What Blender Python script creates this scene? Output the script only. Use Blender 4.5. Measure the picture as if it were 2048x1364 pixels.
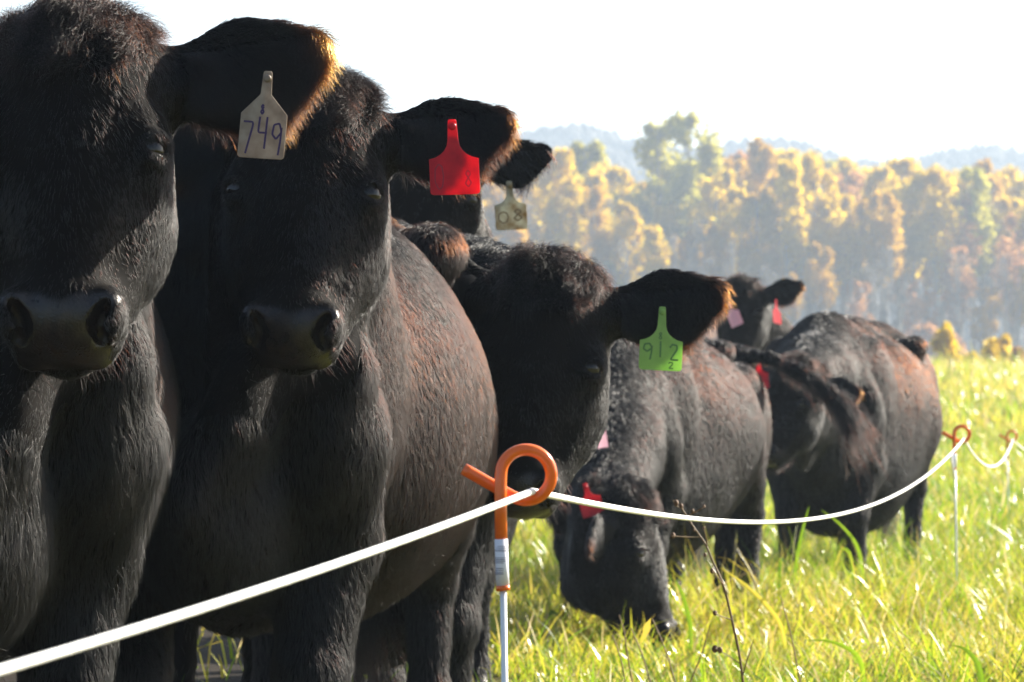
import bpy, math, random
import numpy as np
from mathutils import Vector, Matrix

# ------------------------------------------------------------------ camera, light, exposure
scene = bpy.context.scene
for o in list(bpy.data.objects):
    bpy.data.objects.remove(o)
COL = scene.collection
FPX, HZ, CAMH = 7250.0, 832.0, 0.82          # focal length in photo pixels, horizon row, camera height
cam_data = bpy.data.cameras.new('camera')
cam_data.sensor_width = 36.0
cam_data.lens = FPX / 2048 * 36.0
cam_data.shift_y = (HZ - 682.0) / 2048
cam_data.clip_start = 0.05
cam_data.clip_end = 9000
cam_data.dof.use_dof = True
cam_data.dof.focus_distance = 5.6
cam_data.dof.aperture_fstop = 15.0
cam = bpy.data.objects.new('camera', cam_data)
COL.objects.link(cam)
cam.location = (0, 0, CAMH)
cam.rotation_euler = (math.radians(90), 0, 0)
scene.camera = cam

SUN_AZ, SUN_EL = math.radians(54), math.radians(29)     # azimuth from +Y towards +X
world = bpy.data.worlds.new('World')
scene.world = world
world.use_nodes = True
wn = world.node_tree
wn.nodes.clear()
sky = wn.nodes.new('ShaderNodeTexSky')
sky.sky_type = 'NISHITA'
sky.sun_disc = False
sky.sun_elevation = SUN_EL
sky.sun_rotation = SUN_AZ
sky.air_density = 1.0
sky.dust_density = 2.0
sky.ozone_density = 1.0
bg = wn.nodes.new('ShaderNodeBackground')
bg.inputs['Strength'].default_value = 0.05
wo = wn.nodes.new('ShaderNodeOutputWorld')
wn.links.new(sky.outputs[0], bg.inputs[0])
wn.links.new(bg.outputs[0], wo.inputs[0])

sun_data = bpy.data.lights.new('sun', 'SUN')
sun_data.energy = 5.0
sun_data.angle = math.radians(0.53)
sun_data.color = (1.0, 0.93, 0.80)
sun = bpy.data.objects.new('sun', sun_data)
COL.objects.link(sun)
to_sun = Vector((math.sin(SUN_AZ) * math.cos(SUN_EL), math.cos(SUN_AZ) * math.cos(SUN_EL), math.sin(SUN_EL)))
sun.rotation_euler = to_sun.to_track_quat('Z', 'Y').to_euler()
sun.location = (20, 10, 20)

scene.view_settings.view_transform = 'Standard'
scene.view_settings.look = 'None'
scene.view_settings.exposure = 2.0
scene.view_settings.gamma = 1.0
scene.view_settings.use_curve_mapping = False
scene.render.engine = 'CYCLES'
cy = scene.cycles
cy.use_denoising = True
cy.max_bounces = 6
cy.diffuse_bounces = 2
cy.glossy_bounces = 3
cy.transmission_bounces = 4
cy.transparent_max_bounces = 8
cy.volume_bounces = 0
cy.sample_clamp_indirect = 4.0

rng = np.random.default_rng(7)
random.seed(7)

def P(px, py, d):
    """world point that the photograph shows at (px, py), d metres away"""
    return np.array([(px - 1024) / FPX * d, d, CAMH - (py - HZ) / FPX * d])

# ------------------------------------------------------------------ small helpers
def tag(o, label=None, cat=None, group=None, kind=None):
    if label: o['label'] = label
    if cat: o['category'] = cat
    if group: o['group'] = group
    if kind: o['kind'] = kind
    return o

def link(o, parent=None):
    COL.objects.link(o)
    if parent is not None:
        o.parent = parent
    return o

def empty(name, loc):
    o = bpy.data.objects.new(name, None)
    o.empty_display_size = 0.1
    o.location = loc
    COL.objects.link(o)
    return o

def child_at_world(o, root):
    """o carries world coordinates in its mesh: put it under root without moving it"""
    o.parent = root
    o.location = -Vector(root.location)

def fast_mesh(name, verts, quads=None, tris=None, smooth=True):
    me = bpy.data.meshes.new(name)
    verts = np.asarray(verts, dtype=np.float32)
    nq = 0 if quads is None else len(quads)
    nt = 0 if tris is None else len(tris)
    me.vertices.add(len(verts))
    me.vertices.foreach_set('co', verts.ravel())
    loops, starts = [], []
    if nq:
        loops.append(np.asarray(quads, dtype=np.int32).ravel())
        starts.append(np.arange(nq, dtype=np.int32) * 4)
    if nt:
        loops.append(np.asarray(tris, dtype=np.int32).ravel())
        starts.append(nq * 4 + np.arange(nt, dtype=np.int32) * 3)
    lp = np.concatenate(loops)
    st = np.concatenate(starts)
    me.loops.add(len(lp))
    me.loops.foreach_set('vertex_index', lp)
    me.polygons.add(len(st))
    me.polygons.foreach_set('loop_start', st)
    me.update(calc_edges=True)
    me.validate()
    if smooth:
        me.polygons.foreach_set('use_smooth', np.ones(len(me.polygons), dtype=bool))
    return me

def attr(me, name, data, domain='POINT'):
    a = me.attributes.new(name, 'FLOAT', domain)
    a.data.foreach_set('value', np.asarray(data, dtype=np.float32))

def add_mesh(name, me, mat, parent=None):
    o = bpy.data.objects.new(name, me)
    if mat is not None:
        me.materials.append(mat)
    return link(o, parent)

def tube(points, radii, n=10, caps=True):
    """tube along a polyline: verts, quads, tris"""
    pts = np.asarray(points, float)
    m = len(pts)
    radii = np.broadcast_to(np.asarray(radii, float), (m,))
    tan = np.gradient(pts, axis=0)
    tan /= np.linalg.norm(tan, axis=1)[:, None] + 1e-12
    up = np.array([0, 0, 1.0]) if abs(tan[0][2]) < 0.9 else np.array([0, 1.0, 0])
    N = np.cross(tan[0], up); N /= np.linalg.norm(N)
    V = []
    ang = np.arange(n) / n * 2 * np.pi
    for i in range(m):
        N = N - tan[i] * N.dot(tan[i]); N /= np.linalg.norm(N)
        B = np.cross(tan[i], N)
        V.append(pts[i] + radii[i] * (np.cos(ang)[:, None] * N + np.sin(ang)[:, None] * B))
    V = np.concatenate(V)
    i = np.arange(m - 1)[:, None] * n
    j = np.arange(n)[None]
    j2 = (j + 1) % n
    Q = np.stack([i + j, i + j2, i + n + j2, i + n + j], -1).reshape(-1, 4)
    T = []
    if caps:
        V = np.concatenate([V, pts[:1], pts[-1:]])
        c0, c1 = m * n, m * n + 1
        for k in range(n):
            T.append([c0, (k + 1) % n, k])
            T.append([c1, (m - 1) * n + k, (m - 1) * n + (k + 1) % n])
    return V, Q, np.array(T, dtype=int).reshape(-1, 3)

class MB:
    def __init__(s): s.v, s.q, s.t, s.n = [], [], [], 0
    def add(s, V, Q=None, T=None):
        s.v.append(np.asarray(V, float))
        if Q is not None and len(Q): s.q.append(np.asarray(Q) + s.n)
        if T is not None and len(T): s.t.append(np.asarray(T) + s.n)
        s.n += len(V)
    def tube(s, pts, r, n=8): s.add(*tube(pts, r, n))
    def mesh(s, name, smooth=True):
        return fast_mesh(name, np.concatenate(s.v), np.concatenate(s.q) if s.q else None, np.concatenate(s.t) if s.t else None, smooth)

# smooth pseudo random field from sums of sines
def field(p, freq, seed):
    r = np.random.default_rng(seed)
    out = np.zeros(len(p))
    for i in range(5):
        k = r.normal(size=3); k *= freq * r.uniform(0.6, 1.5) / np.linalg.norm(k)
        out += np.sin(p @ k + r.uniform(0, 6.28))
    return out / 2.2

# ------------------------------------------------------------------ materials
def new_mat(name):
    m = bpy.data.materials.new(name)
    m.use_nodes = True
    nt = m.node_tree
    nt.nodes.clear()
    out = nt.nodes.new('ShaderNodeOutputMaterial')
    return m, nt, out

def pbsdf(nt, **kw):
    b = nt.nodes.new('ShaderNodeBsdfPrincipled')
    for k, v in kw.items():
        b.inputs[k].default_value = v
    return b

def simple_mat(name, color, rough=0.5, spec=0.5, noise=None, bump=0.0, scale=30, trans=0.0, coat=0.0):
    m, nt, out = new_mat(name)
    b = pbsdf(nt, **{'Base Color': (*color, 1), 'Roughness': rough, 'Specular IOR Level': spec, 'Coat Weight': coat})
    tc = nt.nodes.new('ShaderNodeTexCoord')
    nz = nt.nodes.new('ShaderNodeTexNoise')
    nz.inputs['Scale'].default_value = scale
    nz.inputs['Detail'].default_value = 6
    nt.links.new(tc.outputs['Object'], nz.inputs['Vector'])
    if noise is not None:
        cr = nt.nodes.new('ShaderNodeValToRGB')
        cr.color_ramp.elements[0].position = 0.35
        cr.color_ramp.elements[0].color = (*color, 1)
        cr.color_ramp.elements[1].position = 0.68
        cr.color_ramp.elements[1].color = (*noise, 1)
        nt.links.new(nz.outputs[0], cr.inputs[0])
        nt.links.new(cr.outputs[0], b.inputs['Base Color'])
        csrc = cr.outputs[0]
    else:
        csrc = None
    if bump:
        bp = nt.nodes.new('ShaderNodeBump')
        bp.inputs['Strength'].default_value = bump
        bp.inputs['Distance'].default_value = 0.002
        nt.links.new(nz.outputs[0], bp.inputs['Height'])
        nt.links.new(bp.outputs[0], b.inputs['Normal'])
    if trans > 0:
        tr = nt.nodes.new('ShaderNodeBsdfTranslucent')
        tr.inputs[0].default_value = (*color, 1)
        if csrc: nt.links.new(csrc, tr.inputs[0])
        mx = nt.nodes.new('ShaderNodeMixShader')
        mx.inputs[0].default_value = trans
        nt.links.new(b.outputs[0], mx.inputs[1]); nt.links.new(tr.outputs[0], mx.inputs[2])
        nt.links.new(mx.outputs[0], out.inputs[0])
    else:
        nt.links.new(b.outputs[0], out.inputs[0])
    return m

def hide_material():
    m, nt, out = new_mat('black_hide')
    tc = nt.nodes.new('ShaderNodeTexCoord')
    nz = nt.nodes.new('ShaderNodeTexNoise'); nz.inputs['Scale'].default_value = 9; nz.inputs['Detail'].default_value = 8
    nt.links.new(tc.outputs['Object'], nz.inputs['Vector'])
    cr = nt.nodes.new('ShaderNodeValToRGB')
    cr.color_ramp.elements[0].color = (0.003, 0.003, 0.0035, 1)
    cr.color_ramp.elements[1].color = (0.008, 0.006, 0.005, 1)
    nt.links.new(nz.outputs[0], cr.inputs[0])
    hb = pbsdf(nt, **{'Roughness': 0.8, 'Specular IOR Level': 0.06})
    nt.links.new(cr.outputs[0], hb.inputs['Base Color'])
    # moist nose skin with small pebbled cells
    vo = nt.nodes.new('ShaderNodeTexVoronoi'); vo.inputs['Scale'].default_value = 170
    vo.feature = 'DISTANCE_TO_EDGE'
    nt.links.new(tc.outputs['Object'], vo.inputs['Vector'])
    n2 = nt.nodes.new('ShaderNodeTexNoise'); n2.inputs['Scale'].default_value = 60; n2.inputs['Detail'].default_value = 5
    nt.links.new(tc.outputs['Object'], n2.inputs['Vector'])
    bp = nt.nodes.new('ShaderNodeBump'); bp.inputs['Strength'].default_value = 0.6; bp.inputs['Distance'].default_value = 0.0015
    nt.links.new(vo.outputs[0], bp.inputs['Height'])
    c2 = nt.nodes.new('ShaderNodeValToRGB')
    c2.color_ramp.elements[0].position = 0.3; c2.color_ramp.elements[0].color = (0.010, 0.009, 0.010, 1)
    c2.color_ramp.elements[1].position = 0.75; c2.color_ramp.elements[1].color = (0.030, 0.022, 0.017, 1)
    nt.links.new(n2.outputs[0], c2.inputs[0])
    nb = pbsdf(nt, **{'Roughness': 0.27, 'Specular IOR Level': 0.42})
    nt.links.new(c2.outputs[0], nb.inputs['Base Color'])
    nt.links.new(bp.outputs[0], nb.inputs['Normal'])
    at = nt.nodes.new('ShaderNodeAttribute'); at.attribute_name = 'bare'
    mx = nt.nodes.new('ShaderNodeMixShader')
    nt.links.new(at.outputs['Fac'], mx.inputs[0])
    nt.links.new(hb.outputs[0], mx.inputs[1]); nt.links.new(nb.outputs[0], mx.inputs[2])
    nt.links.new(mx.outputs[0], out.inputs[0])
    return m

def fur_material():
    m, nt, out = new_mat('fur')
    h = nt.nodes.new('ShaderNodeBsdfHairPrincipled')
    h.parametrization = 'MELANIN'
    at = nt.nodes.new('ShaderNodeAttribute'); at.attribute_name = 'tan'
    mr = nt.nodes.new('ShaderNodeMapRange')
    mr.inputs['To Min'].default_value = 1.0; mr.inputs['To Max'].default_value = 0.32
    nt.links.new(at.outputs['Fac'], mr.inputs['Value'])
    nt.links.new(mr.outputs[0], h.inputs['Melanin'])
    mr2 = nt.nodes.new('ShaderNodeMapRange'); mr2.inputs['To Min'].default_value = 0.0; mr2.inputs['To Max'].default_value = 0.7; mr2.inputs['To Min'].default_value = -0.2
    nt.links.new(at.outputs['Fac'], mr2.inputs['Value']); nt.links.new(mr2.outputs[0], h.inputs['Melanin Redness'])
    h.inputs['Roughness'].default_value = 0.27
    h.inputs['Coat'].default_value = 0.0
    h.inputs['Radial Roughness'].default_value = 0.45
    h.inputs['Random Roughness'].default_value = 0.2
    h.inputs['Random Color'].default_value = 0.02
    h.inputs['IOR'].default_value = 1.44
    nt.links.new(h.outputs[0], out.inputs[0])
    return m

HIDE, FUR = hide_material(), fur_material()
EYE = simple_mat('dark_eye', (0.010, 0.006, 0.004), rough=0.07, spec=0.5)

# ------------------------------------------------------------------ implicit surface modelling
class Frame:
    def __init__(s, origin, R, scale=1.0):
        s.o, s.R, s.s = np.asarray(origin, float), np.asarray(R, float), scale   # columns of R = local axes in world
    def w(s, p): return s.o + s.R @ (np.asarray(p, float) * s.s)
    def inv(s, P_): return ((np.asarray(P_) - s.o) @ s.R) / s.s

def rot(ax, ang):
    return np.array(Matrix.Rotation(math.radians(ang), 3, ax))

class Implicit:
    def __init__(s): s.pr = []
    def ell(s, f, c, r, k=0.04, sub=False, R=None):
        Rw = f.R if R is None else f.R @ R
        s.pr.append(('e', f.w(c), Rw, np.asarray(r, float) * f.s, k * f.s, sub))
    def cone(s, f, a, b, r1, r2, k=0.04, sub=False, squash=None):
        A, B = f.w(a), f.w(b)
        s.pr.append(('c', A, B, (r1 * f.s, r2 * f.s), k * f.s, sub, squash))
    def chain(s, f, pts, rad, k=0.04):
        for i in range(len(pts) - 1):
            s.cone(f, pts[i], pts[i + 1], rad[i], rad[i + 1], k)

    def evaluate(s, ax):
        X, Y, Z = ax
        F = np.full((len(X), len(Y), len(Z)), 0.3, dtype=np.float32)
        for p in s.pr:
            k = p[4]
            if p[0] == 'e':
                _, c, R, r, k, sub = p
                ext = np.abs(R) @ r + k + 0.02
                lo, hi = c - ext, c + ext
            else:
                _, A, B, (r1, r2), k, sub, sq = p
                m = max(r1, r2) + k + 0.02
                lo, hi = np.minimum(A, B) - m, np.maximum(A, B) + m
            sl = []
            for a, l, h in zip(ax, lo, hi):
                i0, i1 = np.searchsorted(a, l), np.searchsorted(a, h)
                sl.append(slice(max(i0 - 1, 0), min(i1 + 1, len(a))))
            x = X[sl[0]][:, None, None]; y = Y[sl[1]][None, :, None]; z = Z[sl[2]][None, None, :]
            if 0 in (x.size, y.size, z.size): continue
            if p[0] == 'e':
                dx, dy, dz = x - c[0], y - c[1], z - c[2]
                k0 = 0; k1 = 0
                for j in range(3):
                    l = dx * R[0, j] + dy * R[1, j] + dz * R[2, j]
                    q = l / r[j]
                    k0 = k0 + q * q
                    k1 = k1 + (q / r[j]) ** 2
                k0 = np.sqrt(k0); k1 = np.sqrt(k1) + 1e-9
                d = k0 * (k0 - 1) / k1
            else:
                ba = B - A
                dx, dy, dz = x - A[0], y - A[1], z - A[2]
                h = np.clip((dx * ba[0] + dy * ba[1] + dz * ba[2]) / (ba @ ba + 1e-12), 0, 1)
                ex, ey, ez = dx - h * ba[0], dy - h * ba[1], dz - h * ba[2]
                if sq is not None:            # squash = (unit axis, factor): flattened cone
                    n, fac = sq
                    t = ex * n[0] + ey * n[1] + ez * n[2]
                    l2 = ex * ex + ey * ey + ez * ez - t * t + (t * fac) ** 2
                    d = (np.sqrt(np.maximum(l2, 0)) - (r1 + (r2 - r1) * h))
                    d = np.where(np.abs(t) * 1.0 > 0, d / (1 + (fac - 1) * 0.45), d)
                else:
                    d = np.sqrt(ex * ex + ey * ey + ez * ez) - (r1 + (r2 - r1) * h)
            S = F[sl[0], sl[1], sl[2]]
            if sub:
                d = -d
                hh = np.clip(0.5 - 0.5 * (S - d) / k, 0, 1)
                F[sl[0], sl[1], sl[2]] = S * (1 - hh) + d * hh + k * hh * (1 - hh)
            else:
                hh = np.clip(0.5 + 0.5 * (S - d) / k, 0, 1)
                F[sl[0], sl[1], sl[2]] = S * (1 - hh) + d * hh - k * hh * (1 - hh)
        return F

def axis(lo, hi, fine_lo, fine_hi, hf, hc):
    out = [lo]
    x = lo
    while x < hi:
        if fine_lo - 0.01 <= x < fine_hi: st = hf
        else:
            d = fine_lo - x if x < fine_lo else x - fine_hi
            st = min(hc, hf + 0.25 * max(d, 0))
            if x < fine_lo: st = min(st, max(hf, fine_lo - x))
        x += st
        out.append(x)
    return np.array(out, dtype=np.float64)

def surface_nets(ax, F):
    X, Y, Z = ax
    nx, ny, nz = F.shape
    F = np.nan_to_num(F, nan=0.3)
    s = F < 0
    c = s[:-1, :-1, :-1].astype(np.int8)
    tot = np.zeros((nx - 1, ny - 1, nz - 1), np.int8)
    for i in (0, 1):
        for j in (0, 1):
            for k in (0, 1):
                tot += s[i:nx - 1 + i, j:ny - 1 + j, k:nz - 1 + k]
    act = (tot > 0) & (tot < 8)
    I, J, K = np.nonzero(act)
    idx = -np.ones(act.shape, np.int32)
    idx[I, J, K] = np.arange(len(I))
    acc = np.zeros((len(I), 3)); cnt = np.zeros(len(I))
    A = (X, Y, Z)
    for d in range(3):
        o1, o2 = [(1, 2), (0, 2), (0, 1)][d]
        for a in (0, 1):
            for b in (0, 1):
                st = [I.copy(), J.copy(), K.copy()]
                st[o1] = st[o1] + a; st[o2] = st[o2] + b
                en = [st[0].copy(), st[1].copy(), st[2].copy()]
                en[d] = en[d] + 1
                f0 = F[st[0], st[1], st[2]]; f1 = F[en[0], en[1], en[2]]
                m = (f0 < 0) != (f1 < 0)
                t = np.where(m, f0 / np.where(m, f0 - f1, 1), 0)
                for q in range(3):
                    v = A[q][st[q]]
                    if q == d: v = v + t * (A[q][en[q]] - v)
                    acc[:, q] += np.where(m, v, 0)
                cnt += m
    V = acc / cnt[:, None]
    quads = []
    for d in range(3):
        sl0 = [slice(None)] * 3; sl1 = [slice(None)] * 3
        sl0[d] = slice(0, -1); sl1[d] = slice(1, None)
        m = s[tuple(sl0)] != s[tuple(sl1)]
        o1, o2 = [(1, 2), (2, 0), (0, 1)][d]
        e = list(np.nonzero(m))
        ok = (e[o1] > 0) & (e[o2] > 0) & (e[o1] < F.shape[o1] - 1) & (e[o2] < F.shape[o2] - 1)
        e = [q[ok] for q in e]
        inside_first = s[e[0], e[1], e[2]]
        def ci(da, db):
            g = [e[0].copy(), e[1].copy(), e[2].copy()]
            g[o1] = g[o1] - da; g[o2] = g[o2] - db
            return idx[g[0], g[1], g[2]]
        q = np.stack([ci(1, 1), ci(0, 1), ci(0, 0), ci(1, 0)], 1)
        q[~inside_first] = q[~inside_first][:, ::-1]
        quads.append(q)
    return V, np.concatenate(quads)

# ------------------------------------------------------------------ fur
def sample_surface(V, Q, VN, n, weight_fn):
    """n random points on quads, weighted; returns points and normals"""
    a, b, c, d = (V[Q[:, i]] for i in range(4))
    area = 0.5 * (np.linalg.norm(np.cross(b - a, c - a), axis=1) + np.linalg.norm(np.cross(c - a, d - a), axis=1))
    cen = (a + b + c + d) / 4
    nn = (VN[Q[:, 0]] + VN[Q[:, 2]]); nn /= np.linalg.norm(nn, axis=1)[:, None] + 1e-9
    w = area * weight_fn(cen, nn)
    w /= w.sum()
    f = rng.choice(len(Q), n, p=w)
    u, v = rng.random(n)[:, None], rng.random(n)[:, None]
    def bil(T):
        A, B, C_, D = (T[Q[f, i]] for i in range(4))
        return A * (1 - u) * (1 - v) + B * u * (1 - v) + C_ * u * v + D * (1 - u) * v
    N = bil(VN); N /= np.linalg.norm(N, axis=1)[:, None] + 1e-9
    return bil(V), N

def curves_object(name, pts, rad, tan, mat, root):
    """pts (n, m, 3), rad (n, m), tan (n)"""
    n, m = pts.shape[:2]
    cu = bpy.data.hair_curves.new(name)
    cu.add_curves([m] * n)
    cu.attributes['position'].data.foreach_set('vector', pts.astype(np.float32).ravel())
    ra = cu.attributes.get('radius') or cu.attributes.new('radius', 'FLOAT', 'POINT')
    ra.data.foreach_set('value', rad.astype(np.float32).ravel())
    t = cu.attributes.new('tan', 'FLOAT', 'CURVE')
    t.data.foreach_set('value', tan.astype(np.float32))
    cu.materials.append(mat)
    o = bpy.data.objects.new(name, cu)
    o['kind'] = 'stuff'
    COL.objects.link(o)
    child_at_world(o, root)
    return o

# ------------------------------------------------------------------ the cow
def head_R(yaw, pitch, roll):
    """axes u (to image right), v (down the face), w (out of the forehead); yaw>0 turns the nose to image right"""
    t = math.radians(pitch)
    R0 = np.array([[1, 0, 0], [0, -math.sin(t), -math.cos(t)], [0, -math.cos(t), math.sin(t)]]).T
    return rot('Z', yaw) @ rot('Y', roll) @ R0

def normalize(a):
    a = np.asarray(a, float); return a / np.linalg.norm(a)

def ear_frame(H, side, droop=0.0, back=0.2, size=1.0, twist=0.0):
    e = normalize((side, -0.20 + droop, -back))
    n = np.array([0, 0.30 + twist, 0.95]); n = normalize(n - e * n.dot(e))
    b = np.cross(n, e) * (side)                     # width axis, roughly down the face
    if b[1] < 0: b = -b
    o = np.array([side * 0.112, 0.075, -0.125])
    R = H.R @ np.stack([e, b, n], 1)
    return Frame(H.w(o), R, H.s * size)

def make_cow(label, eye_px, dist, head, body_xy, yaw, scale=1.0, hscale=1.0, res=0.010, hres=0.0065,
             n_fur=60000, fur_r=0.0004, ears=((0, .2, 1, 0), (0, .2, 1, 0)), graze=False, tan_body=0.15, tan_ear=0.5,
             tail=None, tail_swing=None, seed=1, neck_bulge=1.0, legs_fwd=0.0, ground=0.0, fur_len=1.0, width=1.0, rump_drop=0.0, belly=0.0):
    bx, by = body_xy
    Bd = Frame((bx, by, ground), rot('Z', yaw), scale)
    S = Implicit()
    H = Frame((0, 0, 0), head_R(*head), hscale)
    H.o = P(*eye_px, dist) - H.R @ (np.array([0, .20, -.05]) * hscale)
    W = width
    # ---- trunk
    S.ell(Bd, (0, .16, .90), (.25 * W, .30, .37), .1)
    S.ell(Bd, (0, .70, .83), (.365 * W, .60, .425), .12)
    S.ell(Bd, (0, 1.0, .79), (.36 * W, .45, .37), .12)
    S.ell(Bd, (0, 1.36, 1.0 - rump_drop), (.26 * W, .28, .27), .12)
    S.cone(Bd, (0, .12, 1.20), (0, .75, 1.20), .085, .075, .12)
    S.cone(Bd, (0, .75, 1.20), (0, 1.5, 1.22 - rump_drop), .075, .06, .10)
    for s_ in (-1, 1):
        S.ell(Bd, (s_ * .22 * W, 1.22, 1.17 - rump_drop), (.06, .08, .05), .08)
        S.ell(Bd, (s_ * .13, 1.58, 1.10), (.05, .06, .06), .06)
        S.ell(Bd, (s_ * .205 * W, .16, .92), (.085, .17, .27), .06)
        S.ell(Bd, (s_ * .19 * W, -.05, .83), (.085, .11, .12), .06)
        S.ell(Bd, (s_ * .20 * W, 1.38, .84), (.11, .22, .28), .07)
        lf = legs_fwd * s_
        # fore leg
        S.chain(Bd, [(s_ * .19, -.02 + lf * .3, .78), (s_ * .175, .08 + lf * .5, .60), (s_ * .16, .03 + lf, .37), (s_ * .16, .05 + lf, .20),
                     (s_ * .16, .04 + lf, .10), (s_ * .16, .00 + lf, .04)], [.115, .092, .060, .042, .046, .055], .03)
        S.ell(Bd, (s_ * .16, .01 + lf, .375), (.052, .055, .06), .02)
        # hind leg
        S.chain(Bd, [(s_ * .20, 1.25, .72), (s_ * .19, 1.42, .60), (s_ * .17, 1.60, .46), (s_ * .17, 1.56, .22), (s_ * .17, 1.53, .11),
                     (s_ * .17, 1.49, .04)], [.13, .09, .052, .04, .046, .056], .03)
    if belly: S.ell(Bd, (0, .55, .60), (.31 * W, .62, belly), .1)
    # brisket
    S.ell(Bd, (0, -.06, .66), (.14, .22, .20), .08)
    S.cone(Bd, (0, -.17, .70), (0, .2, .54), .09, .12, .07)
    # udder / belly
    S.ell(Bd, (0, 1.28, .56), (.13, .16, .12), .08)
    # ---- neck
    n0 = Bd.w((0, .10, 1.00)); n0b = Bd.w((0, -.02, .86))
    hb = H.w((0, .10, -.16)); jb = H.w((0, .26, -.23))
    I = Frame((0, 0, 0), np.eye(3))
    mid = (n0 + hb) / 2 + np.array([0, 0, .02])
    S.cone(I, n0, mid, .235 * scale * neck_bulge, .19 * scale * neck_bulge, .08)
    S.cone(I, mid, hb, .19 * scale * neck_bulge, .115 * hscale, .06)
    cr = Bd.w((0, .12, 1.17)); ch = H.w((0, .05, -.14))
    S.cone(I, cr, ch, .10 * scale, .065 * hscale, .07)
    mid2 = (n0b + jb) / 2
    S.cone(I, n0b, mid2, .17 * scale, .125 * scale, .07)
    S.cone(I, mid2, jb, .125 * scale, .098 * hscale, .09)
    # dewlap: loose skin under the throat down to the brisket
    d0 = H.w((0, .31, -.235)); d1 = Bd.w((.0, -.24, .70))
    dm = d0 * .45 + d1 * .55 + np.array([0, -.01 * scale, -.01])
    sqa = (Bd.R[:, 0], 2.0)
    S.cone(I, H.w((0, .27, -.22)), dm, .065 * scale, .085 * scale, .06, squash=sqa)
    S.cone(I, dm, d1, .085 * scale, .11 * scale, .06, squash=sqa)
    for s_ in (-1, 1):        # edge of the shoulder
        S.chain(Bd, [(s_ * .15, -.06, 1.08), (s_ * .215 * W, -.10, .90), (s_ * .19 * W, -.08, .72)], [.040, .050, .045], .05)
    # ---- tail
    if tail_swing is None:
        tp = [(0, 1.62, 1.20), (0, 1.70, 1.10), (0, 1.73, .9), (0, 1.72, .62), (0, 1.71, .5)]
        tpw = [Bd.w(p) for p in tp]
    else:
        tpw = [Bd.w((0, 1.56, 1.17))] + [np.asarray(p) for p in tail_swing]
    tr = np.interp(np.linspace(0, 1, len(tpw)), [0, .25, 1], [.05, .032, .018]) * scale
    for i in range(len(tpw) - 1):
        S.cone(I, tpw[i], tpw[i + 1], tr[i], tr[i + 1], .03)
    # ---- head
    S.ell(H, (0, .115, -.110), (.118, .13, .105), .05)
    S.ell(H, (0, .025, -.10), (.075, .055, .065), .05)
    S.ell(H, (0, .24, -.105), (.118, .155, .090), .05)
    S.cone(H, (0, .22, -.078), (0, .41, -.072), .070, .054, .04)
    S.cone(H, (0, .22, -.13), (0, .42, -.10), .075, .058, .04)
    for s_ in (-1, 1):
        S.ell(H, (s_ * .094, .192, -.078), (.042, .058, .044), .03)          # brow and orbit
        S.ell(H, (s_ * .085, .235, -.185), (.050, .135, .090), .05)             # cheek
        S.cone(H, (s_ * .092, .26, -.12), (s_ * .062, .39, -.105), .032, .028, .03)
        S.cone(H, (s_ * .058, .20, -.225), (s_ * .035, .40, -.165), .038, .032, .035)
        S.cone(H, (s_ * .074, .28, -.175), (s_ * .042, .425, -.140), .052, .036, .04)
    S.cone(H, (0, .25, -.21), (0, .43, -.140), .062, .045, .04)
    S.ell(H, (0, .450, -.082), (.084, .062, .068), .03)                     # muzzle
    S.ell(H, (0, .452, -.158), (.050, .046, .030), .012)                    # lower lip and chin
    for s_ in (-1, 1):
        S.ell(H, (s_ * .062, .458, -.038), (.024, .040, .030), .016)           # nostril wing
        S.ell(H, (s_ * .044, .462, -.128), (.026, .040, .022), .018)          # lip corner
    S.ell(H, (0, .505, -.1335), (.085, .06, .0065), .008, sub=True)         # mouth line
    for s_ in (-1, 1):
        Rn = rot('Z', s_ * 30.0)
        S.ell(H, (s_ * .052, .466, -.022), (.0100, .026, .030), .005, sub=True, R=Rn)
        S.ell(H, (s_ * .056, .484, -.044), (.0125, .015, .022), .006, sub=True)
        # eye socket and lids
        ec = np.array([s_ * .108, .205, -.060])
        S.ell(H, ec, (.0250, .0250, .0250), .005, sub=True)
        E0 = normalize((s_ * .58, .06, .81))
        up = np.array([0, -1.0, 0]); up = normalize(up - E0 * up.dot(E0)); sd = np.cross(E0, up)
        for sg, lift, rr in ((1, .76, .0066), (-1, .82, .0048)):
            pts = []
            for t in np.linspace(-1, 1, 7):
                q = ec + .024 * (sd * t * .98 + up * sg * lift * math.sqrt(max(0, 1 - t * t)) * .9 + E0 * math.sqrt(max(0.0, 1 - .85 * t * t)) * .86)
                pts.append(q)
            for i in range(6):
                S.cone(H, pts[i], pts[i + 1], rr, rr, .008)
    # ---- ears
    EF = []
    for s_, (droop, back, size, twist) in zip((-1, 1), ears):
        E = ear_frame(H, s_, droop, back, size, twist)
        EF.append(E)
        S.cone(E, (-.02, 0, 0), (.05, 0, 0), .045, .036, .03)
        S.cone(E, (.03, 0, 0), (.120, .004, 0), .038, .061, .02, squash=(E.R[:, 2], 4.2))
        S.cone(E, (.120, .004, 0), (.200, -.010, .004), .061, .032, .02, squash=(E.R[:, 2], 4.2))
        S.cone(E, (.05, .002, .028), (.145, .002, .030), .016, .044, .012, sub=True, squash=(E.R[:, 2], 3.0))
    # ---- grid
    hc = H.w((0, .25, -.10))
    eps = [E.w((.24, 0, 0)) for E in EF] + [E.w((.1, s * .08, 0)) for E in EF for s in (-1, 1)] + [H.w((0, .53, -.1)), H.w((0, -.05, -.1)), H.w((0, .4, -.26)), H.w((0, .2, .05)), H.w((-.17, .2, -.1)), H.w((.17, .2, -.1))]
    eps = np.array(eps)
    flo, fhi = eps.min(0) - .015, eps.max(0) + .015
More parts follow.
